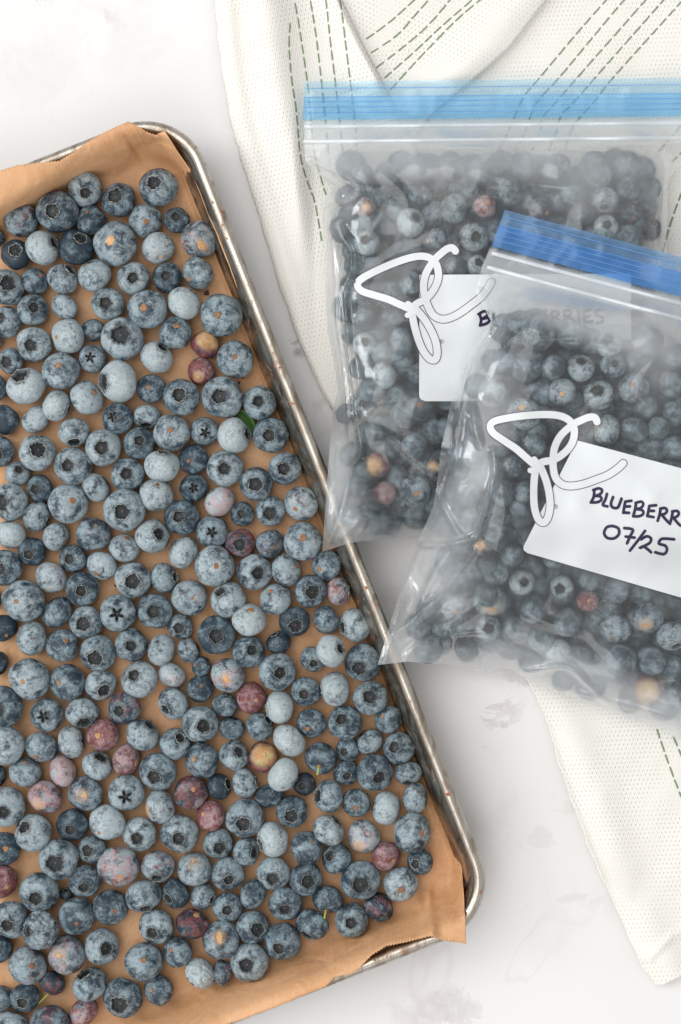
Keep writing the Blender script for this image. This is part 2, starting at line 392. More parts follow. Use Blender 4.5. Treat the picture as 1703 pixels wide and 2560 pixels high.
wp = np.array([(.0118, .0016), (.0102, .0032), (.0088, .008), (.0068, .0165), (BR*1.9, ZR-.001), (BR*2, ZR+BR), (0, ZR+BR), (-.002, ZR+BR), (-.02, .0)])
def wall_z(xy):
    """height of the tray's upper surface at world xy (straight sides, rounded corners)"""
    a, b = w2tl(xy); Rc = .026
    d1 = -a; d2 = b; d3 = THt-b
    dd = np.minimum(d1, np.minimum(d2, d3))
    for cb, s in ((Rc, 1), (THt-Rc, -1)):
        ia = a > -Rc; ib = (b < cb) if s == 1 else (b > cb)
        rad = Rc-np.hypot(a+Rc, b-cb); dd = np.where(ia & ib, rad, dd)
    return np.interp(dd, wp[::-1, 0], wp[::-1, 1], left=.0, right=.0013), dd

# ---------------------------------------------------------------- parchment
Tb = [(-260, 505), (-120, 460), (0, 426), (42, 413), (111, 405), (149, 403), (184, 382), (209, 361), (268, 327), (300, 312), (321, 304), (340, 315), (366, 330), (390, 338), (411, 327)]
Rb = [(411, 327), (438, 369), (474, 422), (501, 484), (522, 540), (543, 583), (575, 665), (600, 740), (623, 800), (661, 902), (689, 972), (735, 1097), (776, 1202), (808, 1288), (852, 1384), (894, 1510), (936, 1594), (955, 1656), (982, 1736), (1001, 1791), (1055, 1936), (1100, 2024), (1124, 2100), (1154, 2167), (1161, 2260), (1166, 2360)]
Bb = [(-20, 2790), (250, 2690), (450, 2605), (573, 2559), (639, 2536), (724, 2503), (815, 2466), (836, 2442), (876, 2436), (897, 2421), (930, 2386), (966, 2363), (1015, 2354), (1076, 2340), (1118, 2352), (1166, 2360)]
def resample(pts, n):
    p = np.array(pts, float); d = np.concatenate([[0], np.cumsum(np.hypot(*np.diff(p, axis=0).T))]); t = np.linspace(0, d[-1], n)
    return np.stack([np.interp(t, d, p[:, 0]), np.interp(t, d, p[:, 1])], 1), t
na, nb = 620, 230
Tp, tt = resample(Tb, na); Bp, bt = resample(Bb, na); Rp, _ = resample(Rb, nb)
def saw(t, per=8.0): return (np.abs((t/per) % 1-.5)*4-1)
sawT = saw(tt)*1.7*np.where(Tp[:, 0] < 400, 1, .6); sawB = saw(bt)*2.0*sm((1150-Bp[:, 0])/40)
Tp[:, 1] += snoise(tt, 0*tt, 40, 3)*3; Bp[:, 1] += snoise(bt, 0*bt, 40, 4)*3
Lp = np.linspace(Tp[0], Bp[0], nb)
a = np.linspace(0, 1, na)[None, :, None]; b = np.linspace(0, 1, nb)[:, None, None]
Q = (1-b)*Tp[None]+b*Bp[None]+(1-a)*Lp[:, None]+a*Rp[:, None]-((1-a)*(1-b)*Tp[0]+a*(1-b)*Tp[-1]+(1-a)*b*Bp[0]+a*b*Bp[-1])
X, Y = Q[..., 0], Q[..., 1]; ib = np.arange(nb)[:, None]; XS, YS = X.copy(), Y+sawT[None]*np.exp(-ib*1.4)+sawB[None]*np.exp(-(nb-1-ib)*1.4)
th = math.radians(21.6); c_, s_ = math.cos(th), math.sin(th)
dR = -((X-746)*c_-(Y-991)*s_); dT = (X-153)*s_+(Y-375)*c_; dB = -((X-906)*s_+(Y-2433)*c_)
crease = np.interp(X, [-300, 0, 142, 230, 317, 345, 400, 470], [96, 91, 69, 52, 36, 60, 84, 66])
q = (dT-crease)
lump = snoise(X, Y, 130, 1)*.0016+snoise(X, Y, 60, 2)*.0007
zf = .0022+np.maximum(snoise(X, Y, 120, 5), 0)*.0006
ztop = np.where(q < 0, .0235+.0035*sm(-q/np.maximum(crease-8, 20))+lump, .0022+(.0235-.0022)*(1-sm(q/24))+lump*.5)
zt2 = np.where(q < 0, .013+.013*sm(-q/60)+lump, .0022+.011*(1-sm(q/30))); kx = sm((X-300)/55); ztop = ztop*(1-kx)+zt2*kx
zt = np.maximum(zf, np.where(q < 60, ztop, zf))
zb = .0022+.0243*sm((112-dB+snoise(X, Y, 90, 8)*22)/85)+lump*sm((100-dB)/60)
# diagonal fold in the lower right corner
fd, ft = polydist(X, Y, [(1062, 2215), (1082, 2335)])
zb = zb+.0045*np.exp(-(fd/16)**2); fd2, _ = polydist(X, Y, [(1085, 2250), (1150, 2240)]); zb = zb+.002*np.exp(-(fd2/14)**2)
Z = np.maximum(zt, np.where(dB < 140, zb, 0))
Z = Z+.0025*sm((75-dR)/40)*(.6+snoise(X, Y, 90, 9))*sm((dB-60)/80)
for it in range(2):
    W = Pn(X, Y, Z); wz, dd = wall_z(W[..., :2].reshape(-1, 2)); wz = wz.reshape(Z.shape); Z = np.maximum(Z, wz+.0009+.0012*np.exp(-((dd.reshape(Z.shape)-.003)/.004)**2))
for it in range(6):
    q = Z.copy(); q[1:-1, 1:-1] = (Z[:-2, 1:-1]+Z[2:, 1:-1]+Z[1:-1, :-2]+Z[1:-1, 2:])/4; Z = np.maximum(q, np.where(wz > .004, wz+.0009, 0))
W = Pn(XS, YS, Z)
paper = mesh_np('parchment_paper', W.reshape(-1, 3), gridF(nb, na), M['paper'])
tag(paper, 'brown parchment paper with saw-cut edges lining the tray under the blueberries', 'parchment paper')
md = paper.modifiers.new('thickness', 'SOLIDIFY'); md.thickness = .00012; md.offset = -1

# ---------------------------------------------------------------- towel
def interpx(pts, y): p = np.array(pts, float); return np.interp(y, p[:, 1], p[:, 0])
L1 = [(700, -400), (700, 500), (800, 900), (836, 1020), (1050, 1330), (1322, 1706), (1363, 1791), (1412, 1954), (1469, 2109), (1546, 2284), (1607, 2419), (1644, 2467)]
R1 = [(2180, -400), (2160, 2222), (1646, 2467)]
L2 = [(560, -400), (536, -60), (536, 0), (545, 110), (558, 201), (575, 300), (603, 402), (652, 558), (692, 700), (750, 860), (804, 977), (836, 1030)]
R2 = [(760, -400), (842, -40), (853, 0), (905, 110), (965, 225), (1027, 339), (1052, 400), (1040, 600), (1000, 800), (900, 980), (862, 1030)]
L3 = [(700, -400), (853, -60), (905, 110), (950, 225), (980, 330), (1000, 440)]
R3 = [(1700, -400), (1420, -60), (1377, 0), (1287, 117), (1202, 193), (1090, 287), (1040, 360), (1005, 440)]
def under_bag(x, y): return sm((x-730)/60)*sm((y-200)/60)
def z1(x, y):
    z = .0016+.0022*(snoise(x, y, 230, 11)+.5)+.0007*snoise(x+y*.5, y*.3, 55, 12)
    l = interpx(L1, y)
    z = z+.0035*np.exp(-((x-l-70)/55)**2)*sm((y-1700)/150)*(.7+snoise(x, y, 150, 3))        # soft roll beside the free edge
    z = z+.0018*np.exp(-((x-(1330+(y-1750)*.36))/18)**2)*sm((y-1750)/100)*sm((2500-y)/100)
    fd, _ = polydist(x, y, [(1600, 2400), (1625, 2395), (1680, 2340), (2150, 2120)])
    z = z+.0014*np.exp(-(fd/10)**2)*sm((y-2200)/60)
    z = z+.0022*np.exp(-(polydist(x, y, [(1480, 2190), (1580, 2270), (1703, 2260)])[0]/60)**2)
    return z
def z2(x, y):
    l = interpx(L2, y); r = interpx(R2, y); u = (x-l)/np.maximum(r-l, 5)
    ub = under_bag(x, y)
    ridge = np.exp(-((x-(l+.40*np.minimum(r-l, 330)))/62)**2)
    z = .0032+.0085*ridge*(1-ub*.85)*sm((1020-y)/300)+.0012*snoise(x, y, 120, 21)*(1-ub)
    z = z+.0028*(1-ub)*np.exp(-((x-(l+32))/26)**2)*sm((900-y)/300)
    z = z+.0030*sm((r-x)/12)*(1-sm((r-x)/90))*(1-.6*ub)
    z = z*sm((x-l+14)/26)+.0012
    return z*.999+.0004
def z3(x, y):
    l = interpx(L3, y); r = interpx(R3, y)
    e = sm((r-x)/16)
    z = .0030+.0062*np.exp(-((x-(r-75))/85)**2)*e*sm((420-y)/160)*(1-.55*sm((y-170)/80))+.0012*snoise(x, y, 110, 31)
    return np.maximum(z*(.35+.65*e), .0028)
def cloth_grid(L, R, y0, y1, ny, nx, zf, ang):
    y = np.linspace(y0, y1, ny)[:, None]; l = interpx(L, y); r = interpx(R, y)
    u = np.linspace(0, 1, nx)[None]; X = l+(r-l)*u; Yg = np.broadcast_to(y, X.shape)
    wob = snoise(Yg, X*0, 22, 77)*4*np.exp(-u*nx/3.0)
    X = X+wob*(np.abs(u-0) < .02)
    Z = zf(X, Yg); V = Pn(X, Yg, Z)
    a = math.radians(ang); xm = X/6; ym = Yg/6
    uv = np.stack([xm*math.cos(a)+ym*math.sin(a), -xm*math.sin(a)+ym*math.cos(a)], -1)
    return V.reshape(-1, 3), uv.reshape(-1, 2), gridF(ny, nx)
towel = empty('kitchen_towel', tuple(P(1300, 700, 0))); tag(towel, 'cream cotton towel with dashed green stripes, rumpled under the freezer bags', 'kitchen towel')
for nm, lab, args in (('cloth', None, (L1, R1, -400, 2466, 420, 260, z1, 20)), ('cloth_fold', 'thick fold along the left side of the towel', (L2, R2, -400, 1028, 300, 110, z2, 8)), ('cloth_fold', 'puffed fold at the top of the towel', (L3, R3, -400, 440, 140, 140, z3, 48))):
    V, uv, F = cloth_grid(*args)
    o = mesh_np(nm, V, F, M['cloth'], uv=uv); md = o.modifiers.new('thickness', 'SOLIDIFY'); md.thickness = .0009; md.offset = -1
    if lab: o['label'] = lab
    reparent(towel, o)
def T2(p): return [(500+x*.4464, y*.4464) for x, y in p]
def T5(p): return [(1000+x*.4483, y*.4483) for x, y in p]
stripes = [(z2, T2([(505, 120), (500, 270), (515, 450), (540, 620), (560, 850), (590, 980), (640, 1120), (660, 1220), (682, 1350)])),
 (z2, T2([(530, 0), (560, 175), (600, 450), (620, 650), (640, 850), (690, 1040), (705, 1090)])), (z2, T2([(590, -160), (618, 0), (650, 200), (680, 450), (705, 700), (730, 960)])),
 (z2, T2([(680, -160), (705, 0), (730, 230), (760, 480), (785, 700), (805, 900)])), (z2, T2([(755, -160), (785, 0), (820, 280), (845, 480), (870, 700), (882, 900)])),
 (z3, T2([(915, 230), (1060, 125), (1200, 0), (1330, -120)])), (z3, T2([(945, 305), (1100, 200), (1200, 90), (1280, 0), (1390, -120)])), (z3, T2([(980, 385), (1130, 270), (1270, 150), (1400, 0), (1480, -100)])),
 (z3, T2([(1030, 440), (1200, 290), (1350, 150), (1500, 20), (1600, -70)])), (z3, T2([(1060, 510), (1150, 410), (1300, 250), (1450, 100), (1568, 0), (1650, -80)])),
 (z1, T5([(1260, -130), (1150, 0), (1000, 170), (790, 420), (690, 540), (640, 650), (600, 740), (550, 840)])), (z1, T5([(1370, -130), (1250, 0), (1090, 190), (890, 430), (770, 560), (730, 640), (700, 730), (645, 840)])),
 (z1, T5([(1480, -130), (1370, 0), (1000, 420), (860, 580), (800, 650), (780, 740), (735, 840)])), (z1, T5([(1580, -130), (1470, 0), (1100, 420), (960, 580), (900, 640), (870, 740), (830, 840)])),
 (z1, T5([(1680, -130), (1568, 10), (1200, 420), (1090, 560), (1000, 660), (950, 740), (920, 840)])), (z1, T5([(1640, 620), (1568, 700), (1430, 860)])), (z1, T5([(1760, 640), (1600, 820), (1520, 900)])),
 (z1, [(1750, 380), (1703, 486), (1673, 571), (1655, 640)]), (z1, [(1790, 500), (1740, 620), (1700, 760)]),
 (z1, [(1640, 1815), (1648, 1840), (1672, 1910), (1703, 1991), (1745, 2090)]), (z1, [(1680, 1830), (1695, 1869), (1745, 1980), (1790, 2080)])]
for k, (zf, pts) in enumerate(stripes):
    cp = np.array(catmull(pts, 3.0)); d = np.concatenate([[0], np.cumsum(np.hypot(*np.diff(cp, axis=0).T))])
    V = []; F = []; uv = []; pos = rnd.random()*10; hw = 2.0 if k < 15 else 2.3
    while pos < d[-1]-8:
        L = 25+rnd.random()*5; m = 7
        for j in range(m):
            s = min(pos+L*j/(m-1), d[-1]); x = np.interp(s, d, cp[:, 0]); y = np.interp(s, d, cp[:, 1])
            x2 = np.interp(min(s+1, d[-1]), d, cp[:, 0])-np.interp(max(s-1, 0), d, cp[:, 0]); y2 = np.interp(min(s+1, d[-1]), d, cp[:, 1])-np.interp(max(s-1, 0), d, cp[:, 1])
            ln = math.hypot(x2, y2)+1e-6; nx, ny = -y2/ln, x2/ln
            for q in (-1, 0, 1):
                jj = rnd.uniform(-.35, .35) if q else 0
                xx = x+nx*(hw*q+jj); yy = y+ny*(hw*q+jj)
                z = float(zf(np.array([xx]), np.array([yy]))[0])+.00035-(.00018 if q else 0)-(.0003 if j in (0, m-1) else 0)
                V.append(tuple(P(xx, yy, z))); uv.append((xx/6, yy/6))
        b0 = len(V)-3*m
        for j in range(m-1):
            for q in range(2): i = b0+3*j+q; F.append((i, i+1, i+4, i+3))
        pos += L+5+rnd.random()*2
    o = mesh_np('green_stripe', V, F, M['green'], uv=uv); reparent(towel, o)

# ---------------------------------------------------------------- berries: meshes
def berry_arrays(seed, rc=.34, star=0.0, N=60, wrinkle=0.0, rings=15):
    r = random.Random(seed); ph = r.random()*6.28; k2 = r.random()*6.28
    th = np.arange(N)/N*2*np.pi
    rj = np.array([r.gauss(0, 1) for _ in range(N)]); rj = (rj+np.roll(rj, 1)*.7+np.roll(rj, -1)*.7)/1.6
    edge = rc*(1+star*(.55*np.cos(5*(th-ph)))+(1-star)*.055*np.cos(5*(th-ph))+.035*np.cos(3*th+k2)+(1-star*.6)*(.05*np.cos(10*(th-ph)+r.uniform(-1, 1))+.045*rj))
    if star: edge = np.clip(edge, .10, None)
    ob = .84+r.uniform(-.05, .03)
    lx = [Vector((r.gauss(0, 1), r.gauss(0, 1), r.gauss(0, 1)))*.6 for _ in range(3)]
    def surf(rho, phi, upper=True):
        z = ob*math.sqrt(max(0, 1-rho*rho))
        return z if upper else -z
    V = [(0, 0, surf(0, 0)-.215)]; cr = [1.0]; fr = [.30, .62, .90, 1.0]; dz = [-.20, -.19, -.15, .012]
    rows = []
    for f, d in zip(fr, dz):
        row = []
        for j in range(N):
            e = edge[j]*f; row.append(len(V)); V.append((e*math.cos(th[j]), e*math.sin(th[j]), surf(e, th[j])+d-(.03 if f < 1 else 0))); cr.append(1.0 if f < .95 else .45)
        rows.append(row)
    for i in range(1, rings+1):
        t = i/(rings+1)
        row = []
        for j in range(N):
            a0 = math.asin(min(edge[j], .99)); al = a0+(math.pi-a0-.0)*(t**.93)
            rho = math.sin(al); z = ob*math.cos(al)
            row.append(len(V)); V.append((rho*math.cos(th[j]), rho*math.sin(th[j]), z)); cr.append(0)
        rows.append(row)
    V.append((0, 0, -ob+.03)); cr.append(0); south = len(V)-1
    F = []
    for j in range(N): F.append((0, rows[0][j], rows[0][(j+1) % N]))
    for a_, b_ in zip(rows, rows[1:]):
        for j in range(N): k = (j+1) % N; F.append((a_[j], b_[j], b_[k], a_[k]))
    for j in range(N): F.append((rows[-1][j], south, rows[-1][(j+1) % N]))
    W = []
    for i, v in enumerate(V):
        p = Vector(v); s = 1+.042*mnoise.noise(p*1.3+Vector((seed*3.1, 0, 0)))*2
        rad = math.hypot(v[0], v[1])
        if v[2] < 0: p.z += .055*math.exp(-(rad/.17)**2)
        if wrinkle and cr[i] == 0:
            nn = mnoise.noise(Vector((p.x*1.1, p.y*3.6, p.z*1.6))*1.5+Vector((seed, 4, 2))); s *= 1-wrinkle*(1-min(1, abs(nn)*5))*1.1+wrinkle*.25
        W.append(p*s)
    # crown
    CV = []; CF = []; tip = []
    hj = [.5+.5*math.cos(5*(t_-ph)) for t_ in th]
    for ring, (f, h, tp) in enumerate([(.93, -.05, 0), (1.0, .050, .9), (1.05, .055, 1.0), (1.11, -.012, .45)]):
        for j in range(N):
            jag = r.uniform(-.35, .35) if ring in (1, 2) else 0
            e = edge[j]*(f+(.05*jag if ring else 0)); hh = h*(.45+.95*hj[j]+jag) if h > 0 else h
            if star: hh *= .35; e = edge[j]*(f*.9+.1 if ring < 3 else f)
            z = surf(min(e, .99), 0)+hh
            CV.append(Vector((e*math.cos(th[j]), e*math.sin(th[j]), z))*(1+.042*mnoise.noise(Vector((e*math.cos(th[j]), e*math.sin(th[j]), z))*1.3+Vector((seed*3.1, 0, 0)))*2)); tip.append(tp*(.6+.4*r.random()))
    for k in range(3):
        for j in range(N): q = (j+1) % N; CF.append((k*N+j, (k+1)*N+j, (k+1)*N+q, k*N+q))
    return W, F, cr, CV, CF, tip, ob
def mk(name, V, F, mat, attrs):
    o = mesh_np(name, [tuple(v) for v in V], F, mat, attrs=attrs); me = o.data; bpy.data.objects.remove(o); return me
NORM = []; STAR = []; WR = []
for k in range(9):
    W_, F_, cr_, CV, CF, tp, ob = berry_arrays(k+1, rc=[.34, .38, .33, .41, .36, .32, .37, .42, .35][k]); NORM.append((mk('blueberry', W_, F_, M['skin'], {'crater': cr_}), mk('calyx', CV, CF, M['crown'], {'tip': tp})))
for k in range(4):
    W_, F_, cr_, CV, CF, tp, ob = berry_arrays(k+31, rc=.27, star=.85); STAR.append((mk('blueberry', W_, F_, M['skin'], {'crater': cr_}), mk('calyx', CV, CF, M['crown'], {'tip': tp})))
for k in range(3):
    W_, F_, cr_, CV, CF, tp, ob = berry_arrays(k+51, rc=.33, wrinkle=.13, N=64, rings=40); WR.append((mk('blueberry', W_, F_, M['skin'], {'crater': cr_}), mk('calyx', CV, CF, M['crown'], {'tip': tp})))
def scar_mesh(seed, rad=.115, long=1.0):
    r = random.Random(seed); N = 18; V = [(0, 0, -.800)]; 
    for q, (f, z) in enumerate([(.45, -.803), (.8, -.826), (1.0, -.812), (1.15, -.775)]):
        for j in range(N):
            t = j/N*6.283; e = rad*f*(1+.12*math.sin(3*t+seed)+r.uniform(-.06, .06))
            x = e*math.cos(t)*long; y = e*math.sin(t); rr = min(.99, math.hypot(x, y))
            V.append((x, y, z+(.82-.82*math.sqrt(1-rr*rr))*(1.0)))
    F = [(0, 1+(j+1) % N, 1+j) for j in range(N)]
    for k in range(3):
        for j in range(N): q = (j+1) % N; F.append((1+k*N+j, 1+k*N+q, 1+(k+1)*N+q, 1+(k+1)*N+j))
    return mk('stem_scar', V, F, M['scar'], {})
SC = [scar_mesh(k, [.125, .145, .165, .135][k]) for k in range(4)]; SG = [scar_mesh(9, .15, 2.4), scar_mesh(10, .17, 1.9)]
def tube_mesh(name, pts, rad, mat, seg=8):
    V = []; F = []; n = len(pts)
    for i, p in enumerate(pts):
        p = Vector(p); d = (Vector(pts[min(i+1, n-1)])-Vector(pts[max(i-1, 0)])).normalized(); a = d.orthogonal().normalized(); b_ = d.cross(a)
        rr_ = rad(i/(n-1)) if callable(rad) else rad
        for j in range(seg): t = j/seg*6.283; V.append(p+(a*math.cos(t)+b_*math.sin(t))*rr_)
    for i in range(n-1):
        for j in range(seg): k = (j+1) % seg; F.append((i*seg+j, i*seg+k, (i+1)*seg+k, (i+1)*seg+j))
    F.append(tuple(range(seg))[::-1]); F.append(tuple((n-1)*seg+j for j in range(seg)))
    return V, F
